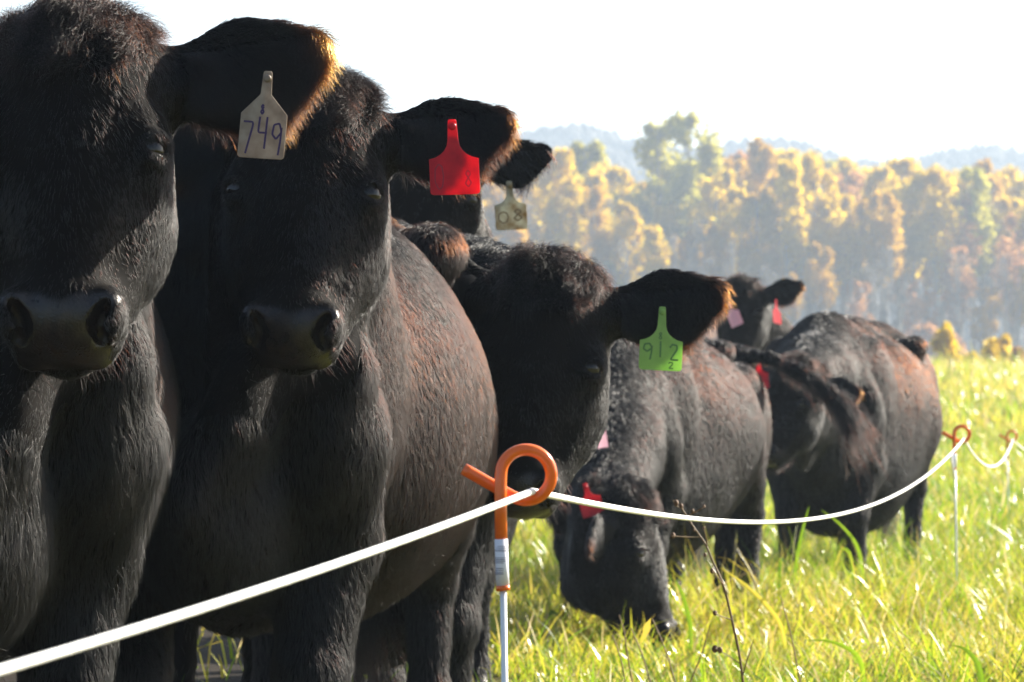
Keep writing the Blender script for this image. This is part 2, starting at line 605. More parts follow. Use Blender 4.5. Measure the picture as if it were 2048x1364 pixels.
    ctr = [Bd.w((x, y, z)) for x in (-.43, .43) for y in (-.4, 1.85) for z in (-.03, 1.36)] + list(tpw)
    ctr = np.concatenate([np.array(ctr), np.array([flo, fhi])])
    lo, hi = ctr.min(0) - .04, ctr.max(0) + .04
    lo[2] = max(lo[2], ground - .03)
    ax = [axis(lo[i], hi[i], flo[i], fhi[i], hres, res) for i in range(3)]
    F = S.evaluate(ax)
    V, Q = surface_nets(ax, F)
    # low frequency lumps: folds of skin, muscle
    me = fast_mesh('body', V, Q)
    VN = np.zeros(len(V) * 3, dtype=np.float32)
    me.vertices.foreach_get('normal', VN); VN = VN.reshape(-1, 3).astype(float)
    hl = H.inv(V)
    on_head = (hl[:, 1] > -.05) & (hl[:, 2] > -.3) & (np.abs(hl[:, 0]) < .2)
    amp = np.where(on_head, .0008, .0040)
    V2 = V + VN * (amp * (field(V * [1, 1, .5], 14, seed) + .22 * field(V, 31, seed + 5) + np.where(on_head, .4, .04) * field(V, 90, seed + 6)))[:, None]
    me.vertices.foreach_set('co', V2.astype(np.float32).ravel())
    me.update()
    me.vertices.foreach_get('normal', (tmp := np.zeros(len(V) * 3, dtype=np.float32)))
    VN = tmp.reshape(-1, 3).astype(float)
    V = V2
    # bare skin: nose pad, lips, lids, hooves
    def bare_of(Pw):
        h = H.inv(Pw)
        top = .430 + 6.0 * np.maximum(.03 - np.abs(h[:, 0]), 0) * .08
        a = np.clip((h[:, 1] - top) / .010, 0, 1)
        b = np.clip((.074 - np.abs(h[:, 0]) + .012 * np.sin(h[:, 1] * 90)) / .010, 0, 1)
        c = np.clip((h[:, 2] + .148) / .010, 0, 1) * np.clip((h[:, 1] - .40) / .02, 0, 1)
        near = (np.linalg.norm(h - np.array([0, .46, -.09]), axis=1) < .14)
        lid = 0
        for s_ in (-1, 1):
            dd = np.linalg.norm(h - np.array([s_ * .108, .205, -.060]), axis=1)
            lid = lid + .25 * np.clip((.0335 - dd) / .004, 0, 1)
        hoof = np.clip((ground + .075 * scale - Pw[:, 2]) / .01, 0, 1) * (~near)
        return np.clip(a * b * c * near + lid + hoof, 0, 1)
    bare = bare_of(V)
    def near_eye(Pw):
        h = H.inv(Pw)
        return sum(np.clip((.030 - np.linalg.norm(h - np.array([s_ * .108, .205, -.060]), axis=1)) / .006, 0, 1) for s_ in (-1, 1))
    attr(me, 'bare', bare)
    # ---- objects
    root = empty('cow', (bx, by, ground))
    tag(root, label, 'cow', 'black cattle lined up along the rope fence')
    body = add_mesh('body', me, HIDE); child_at_world(body, root)
    for s_ in (-1, 1):
        eye = add_mesh('eye', ico_mesh(), EYE)
        eye.parent = root
        eye.scale = [.0235 * hscale] * 3
        eye.location = Vector(H.w((s_ * .1092, .206, -.0580))) - root.location
    # ---- fur
    camp = np.array([0, 0, CAMH])
    def weight(cen, nn):
        vd = camp - cen; vd /= np.linalg.norm(vd, axis=1)[:, None]
        f = np.clip(((nn * vd).sum(1) + .45) * 4, .10, 1)
        h = H.inv(cen)
        hd = (h[:, 1] > -.08) & (h[:, 2] > -.28) & (h[:, 2] < .1) & (np.abs(h[:, 0]) < .35) & (h[:, 1] < .56)
        f = f * np.where(hd, 3.0, 1.0)
        py = HZ - (cen[:, 2] - CAMH) * FPX / np.maximum(cen[:, 1], .5)
        f = f * np.where(py > 1480, .12, 1)
        px = 1024 + cen[:, 0] * FPX / np.maximum(cen[:, 1], .5)
        f = f * np.where(px < -150, .12, 1)
        return f * (1 - np.clip(bare_of(cen) * 1.2 + near_eye(cen), 0, 1)) + 1e-9
    def build_fur(n, mode):
        Pn, N = sample_surface(V, Q, VN, n, weight)
        h = H.inv(Pn)
        hd = (h[:, 1] > -.06) & (h[:, 2] > -.30) & (np.abs(h[:, 0]) < .17) & (h[:, 1] < .56)
        bl = Bd.inv(Pn)
        # flow of the coat
        flow_h = np.tile(H.R @ np.array([0, 1.0, -.15]), (n, 1)) + (h[:, 0:1] * 6) * H.R[:, 0]
        upw = np.clip((.30 - h[:, 1]) / .12, -1, 1)[:, None]
        whorl = np.stack([np.sin(h[:, 0] * 30), np.cos(h[:, 1] * 25)], 1) * .25
        flow_h = flow_h + whorl[:, :1] * H.R[:, 0] + whorl[:, 1:] * H.R[:, 1]
        back = Bd.R[:, 1]
        flow_b = np.tile(back * .12 + np.array([0, 0, -1.0]), (n, 1))
        T = np.where(hd[:, None], flow_h, flow_b)
        L = np.where(hd, .0125, .024) * fur_len
        L = np.where(hd & (h[:, 1] > .36), .008 * fur_len, L)
        tan = np.full(n, tan_body * .5) * np.clip(.7 + .35 * field(Pn, 5, seed + 3), 0, 2)
        tan = tan * np.clip((bl[:, 1] + .12) / .45, .15, 1.3) * np.clip((bl[:, 2] - .5) / .4, .15, 1)  # brown of flank and back, lightened further as if sunlit; chest kept dark
        tan = np.where(hd, tan_body * .08, tan)
        rad = np.full(n, fur_r)
        lift = np.where(hd, .15, .26) + .06 * field(Pn, 25, seed + 9)
        stray = rng.random(n) < np.where(hd, .08, .16)
        lift = np.where(stray, lift + .3, lift)
        clump = np.stack([field(Pn, 55, seed + 20 + i) for i in range(3)], 1)
        clump2 = np.stack([field(Pn, 160, seed + 30 + i) for i in range(3)], 1)
        jit = rng.normal(size=(n, 3)) * .22
        T = T / np.linalg.norm(T, axis=1)[:, None]
        T = T + clump * np.where(hd, .08, .10)[:, None] + clump2 * np.where(hd, .12, .16)[:, None] + jit * .8
        clump3 = np.stack([field(Pn + clump2 * .004, 430, seed + 60 + i) for i in range(3)], 1)
        T = T + clump3 * np.where(hd, .10, .20)[:, None]
        lift = lift + np.where(hd, .03, .06) * clump3[:, 0]
        tan = tan * rng.uniform(.3, 1.7, n)
        L = L * (1 + .15 * field(Pn, 50, seed + 11)) * rng.uniform(.6, 1.25, n)
        # brisket and dewlap: longer
        dl = (bl[:, 1] < .0) & (bl[:, 2] < .95) & ~hd
        L = np.where(dl, L * 1.25, L)
        # ears
        for E in EF:
            e = E.inv(Pn)
            on = (e[:, 0] > .03) & (e[:, 0] < .24) & (np.abs(e[:, 1]) < .085) & (np.abs(e[:, 2]) < .035)
            low = on & (e[:, 1] > .018) | on & (e[:, 2] > .004) & (e[:, 1] > -.035)
            tip = on & (e[:, 0] > .155)
            along = E.R[:, 0]; down = E.R[:, 1]; nrm = E.R[:, 2]
            ft = along * .75 + down * .15 + np.array([0, 0, -.1])
            T = np.where(on[:, None], ft + clump * .12 + jit, T)
            L = np.where(on, .016 * rng.uniform(.6, 1.2, n), L)
            T = np.where(low[:, None], down * .9 + along * .45 + nrm * .3 + clump * .25 + jit, T)
            L = np.where(low, .034 * rng.uniform(.4, 1.35, n), L)
            L = np.where(tip, .026 * rng.uniform(.5, 1.3, n), L)
            lift = np.where(low, .55, lift); lift = np.where(tip, .5, lift)
            edge = np.clip((np.hypot(np.maximum(e[:, 0] - .12, 0) / .10, np.maximum(e[:, 1] * .9, -e[:, 1] * .6) / .07) - .55) * 2.0, 0, 1) * np.clip((e[:, 0] - .02) / .07, .15, 1)
            tan = np.where(on, tan_ear * edge * rng.uniform(.5, 1.2, n), tan)
            tan = np.where(low, tan_ear * (.06 + .94 * edge ** 1.6) * rng.uniform(.5, 1.2, n), tan)
        T = T - N * (T * N).sum(1)[:, None]
        T /= np.linalg.norm(T, axis=1)[:, None] + 1e-9
        m = 4
        t = np.linspace(0, 1, m)[None, :, None]
        lf = lift[:, None, None] * (1 - .45 * t)
        D = T[:, None] * np.sqrt(np.clip(1 - lf ** 2, .1, 1)) + N[:, None] * lf
        pts = Pn[:, None] - N[:, None] * .001 + D * t * L[:, None, None]
        pts[:, :, 2] -= (t[:, :, 0] ** 2) * (L[:, None] * .18)
        r = rad[:, None] * np.array([1, .95, .7, .15])[None]
        return pts, r, tan
    pts, r, tn = build_fur(n_fur, 0)
    curves_object('fur', pts, r, np.clip(tn, 0, 1), FUR, root)
    # curly poll tuft
    def wp(cen, nn):
        h = H.inv(cen)
        d = np.hypot(h[:, 0] / .095, (h[:, 1] - .025) / .07)
        return np.clip(1.2 - d, 0, 1) * (h[:, 2] > -.2) * (h[:, 1] < .14) + 1e-12
    n = max(600, n_fur // 20)
    Pn, N = sample_surface(V, Q, VN, n, wp)
    m = 9
    t = np.linspace(0, 1, m)[None, :, None]
    cl = np.stack([field(Pn, 70, seed + 40 + i) for i in range(3)], 1)
    D = N * .6 + cl * .55 + rng.normal(size=(n, 3)) * .25 + H.R[:, 1] * .35 + np.array([.15, 0, 0])
    D /= np.linalg.norm(D, axis=1)[:, None]
    L = (.042 * rng.uniform(.5, 1.25, n) * hscale)[:, None, None]
    ph = (field(Pn, 60, seed + 50) * 3 + rng.normal(size=n) * .6)[:, None, None]
    A1 = np.cross(D, normalize((.3, .2, 1)))[:, None]; A2 = np.cross(D[:, None], A1)
    curl = .006 * t * (A1 * np.sin(t * 9 + ph) + A2 * np.cos(t * 9 + ph))
    pts = Pn[:, None] + D[:, None] * L * t + curl
    pts[:, :, 2] -= t[:, :, 0] ** 2 * L[:, :, 0] * .45
    r = np.repeat(np.linspace(1, .25, m)[None], n, 0) * fur_r * 1.1
    curves_object('poll_tuft', pts, r, np.clip(rng.uniform(.0, .26, n) * (tan_ear * .6 + .1), 0, 1), FUR, root)
    # whiskers on the chin
    n = 150
    def wc(cen, nn):
        h = H.inv(cen)
        return ((h[:, 1] > .42) & (h[:, 1] < .53) & (h[:, 2] < -.12) & (h[:, 2] > -.21) & (np.abs(h[:, 0]) < .09)).astype(float)
    Pn, N = sample_surface(V, Q, VN, n, wc)
    t = np.linspace(0, 1, 5)[None, :, None]
    D = N * .9 + rng.normal(size=(n, 3)) * .25 + np.array([0, -.1, -.5]); D /= np.linalg.norm(D, axis=1)[:, None]
    pts = Pn[:, None] + D[:, None] * t * (rng.uniform(.015, .04, n) * hscale)[:, None, None]
    curves_object('whiskers', pts, np.repeat(np.linspace(1, .3, 5)[None], n, 0) * fur_r * .9, np.full(n, .03), FUR, root)
    n = 90
    sd_ = rng.choice([-1, 1], n); tt = rng.uniform(-.9, .9, n)
    ec = np.stack([sd_ * .108, np.full(n, .205), np.full(n, -.060)], 1)
    E0 = np.stack([sd_ * .58, np.full(n, .06), np.full(n, .81)], 1)
    loc = ec + E0 * .026 * (1 - .3 * tt[:, None] ** 2) + np.stack([-sd_ * tt * .66 * .02, -.015 * (1 - tt ** 2) - .002, tt * .74 * .02], 1)
    dirl = E0 * .8 + np.stack([-sd_ * tt * .3, rng.uniform(-.1, .7, n), tt * .3], 1)
    t = np.linspace(0, 1, 5)[None, :, None]
    pts = (loc[:, None] + dirl[:, None] * t * rng.uniform(.010, .022, n)[:, None, None])
    pts = H.o + (pts * H.s) @ H.R.T
    curves_object('eyelashes', pts, np.repeat(np.linspace(1, .3, 5)[None], n, 0) * fur_r, np.full(n, .1), FUR, root)
    # switch of the tail
    n = 2600
    tw_ = np.array(tpw); seg = np.r_[0, np.cumsum(np.linalg.norm(np.diff(tw_, axis=0), axis=1))]
    q = seg[-1] * (1 - .55 * rng.random(n) ** 1.6)
    s0 = np.stack([np.interp(q, seg, tw_[:, i]) for i in range(3)], 1)
    dd = np.stack([np.interp(q + .05, seg, tw_[:, i]) - np.interp(q - .05, seg, tw_[:, i]) for i in range(3)], 1)
    dd /= np.linalg.norm(dd, axis=1)[:, None]
    fan = .12 + .35 * (q / seg[-1]) ** 4
    D = dd + rng.normal(size=(n, 3)) * fan[:, None] * .6 + np.array([0, 0, -.25])
    s0 = s0 + rng.normal(size=(n, 3)) * .010 * scale
    LL = (rng.uniform(.05, .24, n) * (.4 + .6 * (q / seg[-1]) ** 2))[:, None, None] * scale
    t = np.linspace(0, 1, 7)[None, :, None]
    wv = rng.normal(size=(n, 1, 3)) * .010
    pts = s0[:, None] + D[:, None] * LL * t + wv * np.sin(t * 6)
    pts[:, :, 2] -= t[:, :, 0] ** 2 * LL[:, :, 0] * .35
    curves_object('tail_switch', pts, np.repeat(np.linspace(1, .35, 7)[None], n, 0) * max(fur_r, .0006) * .9, np.clip(rng.uniform(-.2, .12, n), 0, 1), FUR, root)
    return root, H, EF

_ico = None
def ico_mesh():
    global _ico
    if _ico is None:
        n, m = 24, 16
        V = [(0, 0, 1)]
        for i in range(1, m):
            for j in range(n):
                V.append((math.sin(math.pi * i / m) * math.cos(2 * math.pi * j / n), math.sin(math.pi * i / m) * math.sin(2 * math.pi * j / n), math.cos(math.pi * i / m)))
        V.append((0, 0, -1))
        Q, T = [], []
        for j in range(n):
            T.append((0, 1 + j, 1 + (j + 1) % n))
            T.append((len(V) - 1, 1 + (m - 2) * n + (j + 1) % n, 1 + (m - 2) * n + j))
        for i in range(m - 2):
            for j in range(n):
                Q.append((1 + i * n + j, 1 + (i + 1) * n + j, 1 + (i + 1) * n + (j + 1) % n, 1 + i * n + (j + 1) % n))
        _ico = fast_mesh('eyeball', V, Q, T)
        return _ico
    return _ico

# ------------------------------------------------------------------ ear tags
STROKES = {
    '7': [[(0, 1), (.62, 1), (.25, 0)]],
    '4': [[(.1, 1), (.05, .5), (.6, .5)], [(.55, 1), (.5, 0)]],
    '9': [[(.6, .75), (.45, 1), (.12, .95), (.05, .65), (.3, .5), (.58, .7), (.6, .9), (.58, .45), (.5, 0)]],
    '1': [[(.3, 1), (.3, 0)]],
    '2': [[(.05, .8), (.2, 1), (.5, .95), (.52, .7), (.1, .05), (.62, .05)]],
    '0': [[(.3, 1), (.05, .8), (.02, .3), (.25, 0), (.5, .1), (.6, .5), (.52, .9), (.3, 1)]],
    '8': [[(.5, .85), (.3, 1), (.1, .82), (.3, .55), (.55, .25), (.3, 0), (.05, .22), (.3, .55), (.52, .8)]],
}
def ribbon(path, w, z, mb):
    p = np.array(path, float)
    pts = [p[0]]
    for i in range(len(p) - 1):
        for t in np.linspace(0, 1, 9)[1:]: pts.append(p[i] * (1 - t) + p[i + 1] * t)
    p = np.array(pts)
    for _ in range(2):
        p[1:-1] = (p[:-2] + p[1:-1] * 2 + p[2:]) / 4
    t = np.gradient(p, axis=0); t /= np.linalg.norm(t, axis=1)[:, None] + 1e-9
    nrm = np.stack([-t[:, 1], t[:, 0]], 1)
    a, b = p + nrm * w / 2, p - nrm * w / 2
    n = len(p)
    V = np.concatenate([np.c_[a, np.full(n, z)], np.c_[b, np.full(n, z)]])
    i = np.arange(n - 1)
    mb.add(V, np.stack([i, i + 1, n + i + 1, n + i], 1))

def make_tag(root, anchor, w, hbody, hneck, mat, ink, text='', yaw=0, roll=0, pitch=8, extra=(), label=None, wneck=None, digit_h=.45, text_y=.5, stem_mat=None, curved=True):
    """anchor: top of the neck, in world. built in a local frame x right, y up, z towards the viewer"""
    wn_ = wneck or w * .24
    out = [(-w / 2, -hbody - hneck), (w / 2, -hbody - hneck), (w / 2, -hneck)]
    sh = hneck * .48
    if curved:
        for t in np.linspace(0, 1, 6)[1:]:
            out.append((w / 2 + (wn_ / 2 - w / 2) * (1 - (1 - t) ** 1.8), -hneck + sh * t ** 1.5))
    else:
        out.append((wn_ / 2, -hneck + sh))
    out += [(wn_ / 2 * .8, 0), (wn_ / 2 * .6, .003), (-wn_ / 2 * .6, .003), (-wn_ / 2 * .8, 0)]
    left = [(-x, y) for x, y in out[3:-4]][::-1]
    out += left + [(-w / 2, -hneck)]
    # round the two lower corners
    r = w * .07
    o2 = []
    for i, (x, y) in enumerate(out):
        if i in (0, 1):
            sx = -1 if i == 0 else 1
            cx, cy_ = x - sx * r, y + r
            rngs = np.linspace(180, 270, 5) if i == 0 else np.linspace(270, 360, 5)
            for a in rngs: o2.append((cx + r * math.cos(math.radians(a)), cy_ + r * math.sin(math.radians(a))))
        else: o2.append((x, y))
    import bmesh
    bm = bmesh.new()
    vs = [bm.verts.new((x, y, 0)) for x, y in o2]
    f = bm.faces.new(vs)
    ex = bmesh.ops.extrude_face_region(bm, geom=[f])
    for v in ex['geom']:
        if isinstance(v, bmesh.types.BMVert): v.co.z -= .0016
    bmesh.ops.recalc_face_normals(bm, faces=bm.faces)
    bmesh.ops.bevel(bm, geom=[e for e in bm.edges if e.calc_face_angle(0) > .9], offset=.0004, segments=1, affect='EDGES')
    bmesh.ops.triangulate(bm, faces=bm.faces)
    bmesh.ops.subdivide_edges(bm, edges=[e for e in bm.edges if e.calc_length() > .02], cuts=3, use_grid_fill=True)
    for v in bm.verts: v.co.z += 1.2 * v.co.x ** 2 * 1.0
    me = bpy.data.meshes.new('ear_tag'); bm.to_mesh(me); bm.free()
    o = add_mesh('ear_tag', me, mat, root)
    R = Matrix.Rotation(math.radians(yaw), 3, 'Z') @ Matrix.Rotation(math.radians(roll), 3, 'Y') @ Matrix.Rotation(math.radians(90 - pitch), 3, 'X')
    o.rotation_euler = R.to_euler()
    o.location = Vector(anchor) - root.location
    if label: o['label'] = label
    def curve(mb):
        for v in mb.v: v[:, 2] += 1.2 * v[:, 0] ** 2
    if text:
        mb = MB()
        dh = hbody * digit_h
        dw = w * .92 / len(text)
        for i, chh in enumerate(text):
            for st in STROKES.get(chh, []):
                x0 = -w * .46 + dw * (i + .12)
                y0 = -hneck - hbody * text_y - dh / 2 + (i % 2) * dh * .18
                ribbon([(x0 + x * dw * 1.15, y0 + y * dh) for x, y in st], w * .042, .0006, mb)
        curve(mb)
        add_mesh('number', mb.mesh('number', False), ink, o)
    if extra:
        for (chh, x0, y0, sw, shh, lw) in extra:
            mb = MB()
            for st in STROKES[chh]:
                ribbon([(x0 * w + x * sw * w, y0 * w + y * shh * w) for x, y in st], lw * w, .0006, mb)
            curve(mb)
            add_mesh('small_mark', mb.mesh('small_mark', False), ink, o)
    # stud
    V, Q, T = tube([(0, -wn_ * .5, -.0016), (0, -wn_ * .5, .002), (0, -wn_ * .5, .0035)], [wn_ * .36, wn_ * .36, wn_ * .2], 14)
    add_mesh('stud', fast_mesh('stud', V, Q, T), stem_mat or mat, o)
    return o

#@@COWS
M_white_tag = simple_mat('white_tag_plastic', (.42, .34, .26), .45, noise=(.27, .20, .14), scale=45, trans=.3)
M_red_tag = simple_mat('red_tag_plastic', (.85, .02, .045), .35, noise=(.62, .012, .035), scale=30, trans=.6)
M_green_tag = simple_mat('green_tag_plastic', (.50, .74, .22), .4, noise=(.42, .66, .18), scale=30, trans=.55)
M_tan_tag = simple_mat('stained_tag_plastic', (.60, .58, .46), .5, noise=(.30, .19, .06), scale=28, trans=.4)
M_pink_tag = simple_mat('pink_tag_plastic', (.75, .42, .52), .3, trans=.4)
M_cream_tag = simple_mat('cream_tag_plastic', (.75, .80, .55), .4, trans=.4)
M_ink = simple_mat('purple_ink', (.045, .02, .09), .6)
M_ink_red = simple_mat('dark_red_ink', (.42, .008, .03), .5)
M_ink_green = simple_mat('dark_green_ink', (.10, .24, .05), .5)
M_ink_brown = simple_mat('brown_ink', (.20, .13, .06), .6)

CA, HA, EA = make_cow('black cow at the left front with white ear tag 749 on its orange fringed ear', (135, 288), 5.05, (2, 22, 0), (-.82, 5.34), 9,
    n_fur=430000, res=.012, hres=.0055, fur_r=.00027, tan_ear=.95, tan_body=.22, seed=11, hscale=1.03, ears=((.0, .2, 1, 0), (-.06, .12, 1.12, .1)))
CB, HB, EB = make_cow('second black cow from the left, with a large red ear tag and brown lit flank', (607, 376), 6.12, (-3, 22, 2), (-.52, 6.44), -6, width=1.04,
    n_fur=540000, res=.013, hres=.0058, fur_r=.00029, tan_ear=.45, tan_body=.42, seed=23, hscale=1.0, ears=((.0, .2, 1, 0), (-.02, .12, 1.05, .1)))
CC, HC, EC = make_cow('black cow with green ear tag 912 lowering its face behind the orange pigtail post', (1067, 720), 7.55, (-9, 14, 5), (-.29, 8.12), 8, scale=.97, belly=.38,
    n_fur=270000, res=.014, hres=.0065, fur_r=.0004, tan_ear=.4, tan_body=.15, seed=31, hscale=1.06, ears=((-.25, .2, 1.15, 0), (-.04, .12, 1.1, .1)))
CD, HD, ED = make_cow('black cow hidden behind the others with a stained tan ear tag under its round ear', (858, 395), 9.9, (-4, 20, 0), (-.27, 10.3), 2, belly=.38,
    n_fur=45000, res=.022, hres=.011, fur_r=.0007, tan_ear=.1, tan_body=.25, seed=41, ears=((.0, .2, 1, 0), (.03, .12, 1.0, .1)))
CE, HE, EE = make_cow('black cow grazing with its nose down in the grass right of the orange post', (1262, 1075), 12.75, (52, 8, -6), (.36, 13.35), -14, scale=.92,
    n_fur=70000, res=.020, hres=.011, fur_r=.0009, tan_ear=.15, tan_body=.22, seed=51, ears=((.0, .2, 1, 0), (.35, .1, .8, .1)))
sw = [P(1475, 706, 14.75), P(1540, 716, 14.6), P(1600, 738, 14.5), P(1655, 775, 14.45), P(1680, 800, 14.4)]
CE, HE, EE = make_cow('black cow grazing nose down in the grass, tail swung to the right', (1292, 1100), 12.45, (76, 12, 0), (.36, 13.35), -18, scale=.92, rump_drop=.12, belly=.32,
    n_fur=130000, res=.020, hres=.011, fur_r=.0009, tan_ear=.15, tan_body=.22, seed=51, hscale=1.12, tail_swing=sw, ears=((.75, .25, .85, 0), (-.1, .1, .9, .1)))
CK, HK, EK = make_cow('shaded black cow seen only through the gap between the two foremost cows', (470, 900), 8.5, (0, 0, 0), (-.98, 8.95), 6, belly=.40,
    n_fur=14000, res=.026, hres=.016, fur_r=.0009, seed=91)
CG, HG, EG = make_cow('farthest black cow, its raised head showing over the swung tail, with a small red tag', (1475, 625), 20.5, (-18, 20, 0), (1.50, 21.1), -24,
    n_fur=24000, res=.024, hres=.013, fur_r=.0012, tan_ear=.5, tan_body=.25, seed=71, ears=((.25, .0, 1, .3), (-.08, .1, 1.1, .1)))
CI, HI, EI = make_cow('wide black cow at the right end of the line before the open grass', (1560, 800), 16.1, (-38, 26, 6), (1.44, 16.95), -16, belly=.36,
    n_fur=100000, res=.020, hres=.011, fur_r=.0011, tan_ear=.6, tan_body=.22, seed=81, width=1.1, ears=((-.15, .2, 1, 0), (.3, .1, 1.0, .1)))

def tag_anchor(px, py, E, off=.012):
    """point just in front of the ear's surface on the line to that place of the ear"""
    e = E.w((.13, .0, .012))
    d = e[1] - off
    return P(px, py, d)

make_tag(CA, tag_anchor(536, 146, EA[1], .045), .0665, .064, .060, M_white_tag, M_ink, '749', yaw=-4, roll=4, label='dirty white ear tag with 749 in purple ink', curved=False, wneck=.016, digit_h=.72, text_y=.55,
         extra=(('8', -.08, -.90, .12, .2, .04),))
make_tag(CB, tag_anchor(904, 242, EB[1], .045), .085, .062, .066, M_red_tag, M_ink_red, '', yaw=5, roll=-2, label='red ear tag with faint marks', wneck=.019,
         extra=(('0', -.40, -1.40, .30, .52, .025), ('8', .20, -1.36, .24, .34, .025)))
make_tag(CC, tag_anchor(1325, 616, EC[1], .045), .090, .062, .070, M_green_tag, M_ink_green, '912', yaw=3, roll=3, label='lime green ear tag with 912', wneck=.018, digit_h=.55, text_y=.38,
         extra=(('8', -.06, -.74, .13, .16, .025), ('2', .18, -1.42, .2, .15, .03)))
make_tag(CD, tag_anchor(1018, 364, ED[1], .04), .088, .070, .064, M_tan_tag, M_ink_brown, '08', yaw=3, roll=-3, label='stained tan ear tag', wneck=.02)
make_tag(CE, P(1170, 968, 12.3), .085, .062, .05, M_red_tag, M_ink_red, '', yaw=25, roll=-14, label='small red ear tag')
make_tag(CE, P(1196, 836, 12.6), .06, .06, .045, M_pink_tag, M_ink_red, '', yaw=50, roll=-5, label='pink ear tag')
make_tag(CG, P(1552, 600, 20.3), .085, .07, .065, M_red_tag, M_ink_red, '', yaw=55, roll=8, label='small red ear tag')
make_tag(CG, P(1458, 606, 20.1), .085, .08, .055, M_pink_tag, M_ink_red, '', yaw=35, roll=-20, label='pale pink ear tag')
make_tag(CI, P(1517, 722, 16.1), .080, .068, .055, M_red_tag, M_ink_red, '', yaw=5, roll=-3, label='red ear tag')
make_tag(CI, P(1596, 775, 16.1), .07, .06, .045, M_cream_tag, M_ink_green, '', yaw=-30, roll=-20, label='cream ear tag')
#@@FENCE
M_orange = simple_mat('orange_plastic', (.86, .17, .015), .22, noise=(.80, .14, .012), scale=60, coat=.3, trans=.12)
M_rod = simple_mat('white_painted_rod', (.72, .75, .80), .3)
M_label = simple_mat('label_paper', (.70, .70, .78), .5)
M_print = simple_mat('label_print', (.16, .16, .24), .6)
M_rope = simple_mat('white_rope', (.86, .86, .84), .6)

def pigtail_post(base, top_loop_z, label, seg=16):
    """base (x, y, z ground); loop centre at the given height. local plane x-z faces the camera"""
    root = empty('pigtail_post', base)
    tag(root, label, 'fence post', 'pigtail fence posts carrying the rope')
    c = np.array([.0285, 0, top_loop_z])
    R = .0305
    rt = .0073
    path = [(-.001, -.002, top_loop_z - .078), (-.002, -.002, top_loop_z - .03)]
    for a in np.linspace(180, -118, 40):
        path.append((c[0] + R * math.cos(math.radians(a)), .0 + .016 * (180 - a) / 298, c[2] + R * math.sin(math.radians(a))))
    last = np.array(path[-1]); 
    for t in np.linspace(.12, 1, 8):
        path.append(tuple(last + np.array([-.060, .003, .034]) * t))
    # smooth
    p = np.array(path)
    for _ in range(3): p[1:-1] = (p[:-2] + 2 * p[1:-1] + p[2:]) / 4
    V, Q, T = tube(p, rt, 20)
    add_mesh('loop', fast_mesh('loop', V, Q, T), M_orange, root)
    zt = top_loop_z - .078
    V, Q, T = tube([(-.001, -.002, zt + .002), (0, -.002, zt - .03), (.001, -.002, zt - .053)], .0078, 20)
    add_mesh('label_sleeve', fast_mesh('label_sleeve', V, Q, T), M_label, root)
    mb = MB()
    rs = random.Random(3)
    z = zt - .006
    for g in range(3):
        for k in range(4):
            th = .0005 + .0006 * rs.random()
            mb.add(*tube([(-.0005, -.002, z), (-.0005, -.002, z - th)], .00795, 20)); z -= .0016 + .001 * rs.random()
        z -= .005
    add_mesh('barcode', mb.mesh('barcode'), M_print, root)
    V, Q, T = tube([(.001, -.002, zt - .053), (.0015, -.002, zt - .059)], .0083, 20)
    add_mesh('collar', fast_mesh('collar', V, Q, T), M_orange, root)
    V, Q, T = tube([(.0015, -.002, zt - .058), (.006, -.002, .3), (.008, -.002, -.02)], .0039, 12)
    add_mesh('rod', fast_mesh('rod', V, Q, T), M_rod, root)
    mb = MB()
    mb.tube([(.008, -.002, .06), (.05, -.002, .06), (.06, -.002, .05), (.06, -.002, .0)], .004)
    add_mesh('step', mb.mesh('step'), M_rod, root)
    return root

def hook(base, z): return np.array([base[0] + .036, base[1] + .006, z - .0195])

posts = []
l1 = P(1052, 950, 4.3)
p1 = (l1[0] - .0285, 4.3, 0); pigtail_post(p1, l1[2], 'near orange pigtail post with a barcode label in front of the green tagged cow')
l2 = P(1924, 868, 14.0)
p2 = (l2[0] - .0285, 14.0, 0); pigtail_post(p2, l2[2], 'small orange pigtail post standing in the grass right of the cattle')
l3 = P(2024, 872, 22.0)
p3 = (l3[0] - .0285, 22.0, 0); pigtail_post(p3, l3[2], 'farthest blurred orange pigtail post at the right edge')
h1, h2, h3 = hook(p1, l1[2]), hook(p2, l2[2]), hook(p3, l3[2])
h4 = np.array([4.6, 31, .75])
h0 = h1 + np.array([-1.95, -7.9, .0])
def sag(a, b, S, n=60):
    t = np.linspace(0, 1, n)[:, None]
    q = a + (b - a) * t
    q[:, 2] -= (4 * S * t * (1 - t))[:, 0]
    return q
rope_pts = np.concatenate([sag(h0, h1, .150, 160)[:-1], sag(h1, h2, .144, 160)[:-1], sag(h2, h3, .135, 80)[:-1], sag(h3, h4, .135, 30)])
# braided rope: three strands twisted
rope = empty('fence_rope', tuple(h1))
tag(rope, 'long white braided rope sagging from post to post in front of the cattle', 'rope')
V, Q, T = tube(rope_pts, .0040, 10)
core = add_mesh('core', fast_mesh('core', V, Q, T), M_rope); child_at_world(core, rope)
seglen = np.r_[0, np.cumsum(np.linalg.norm(np.diff(rope_pts, axis=0), axis=1))]
ss = np.arange(0, seglen[-1], .004)
dense = np.stack([np.interp(ss, seglen, rope_pts[:, i]) for i in range(3)], 1)
tn = np.gradient(dense, axis=0); tn /= np.linalg.norm(tn, axis=1)[:, None]
sx = np.cross(tn, (0, 0, 1.0)); sx /= np.linalg.norm(sx, axis=1)[:, None]; sy = np.cross(tn, sx)
mb = MB()
for k in range(4):
    for dr in (1, -1):
        a = ss / .030 * 2 * np.pi * dr + k * np.pi / 2
        q = dense + .0030 * (np.cos(a)[:, None] * sx + np.sin(a)[:, None] * sy)
        keep = slice(0, None)
        mb.tube(q, .0014, 5)
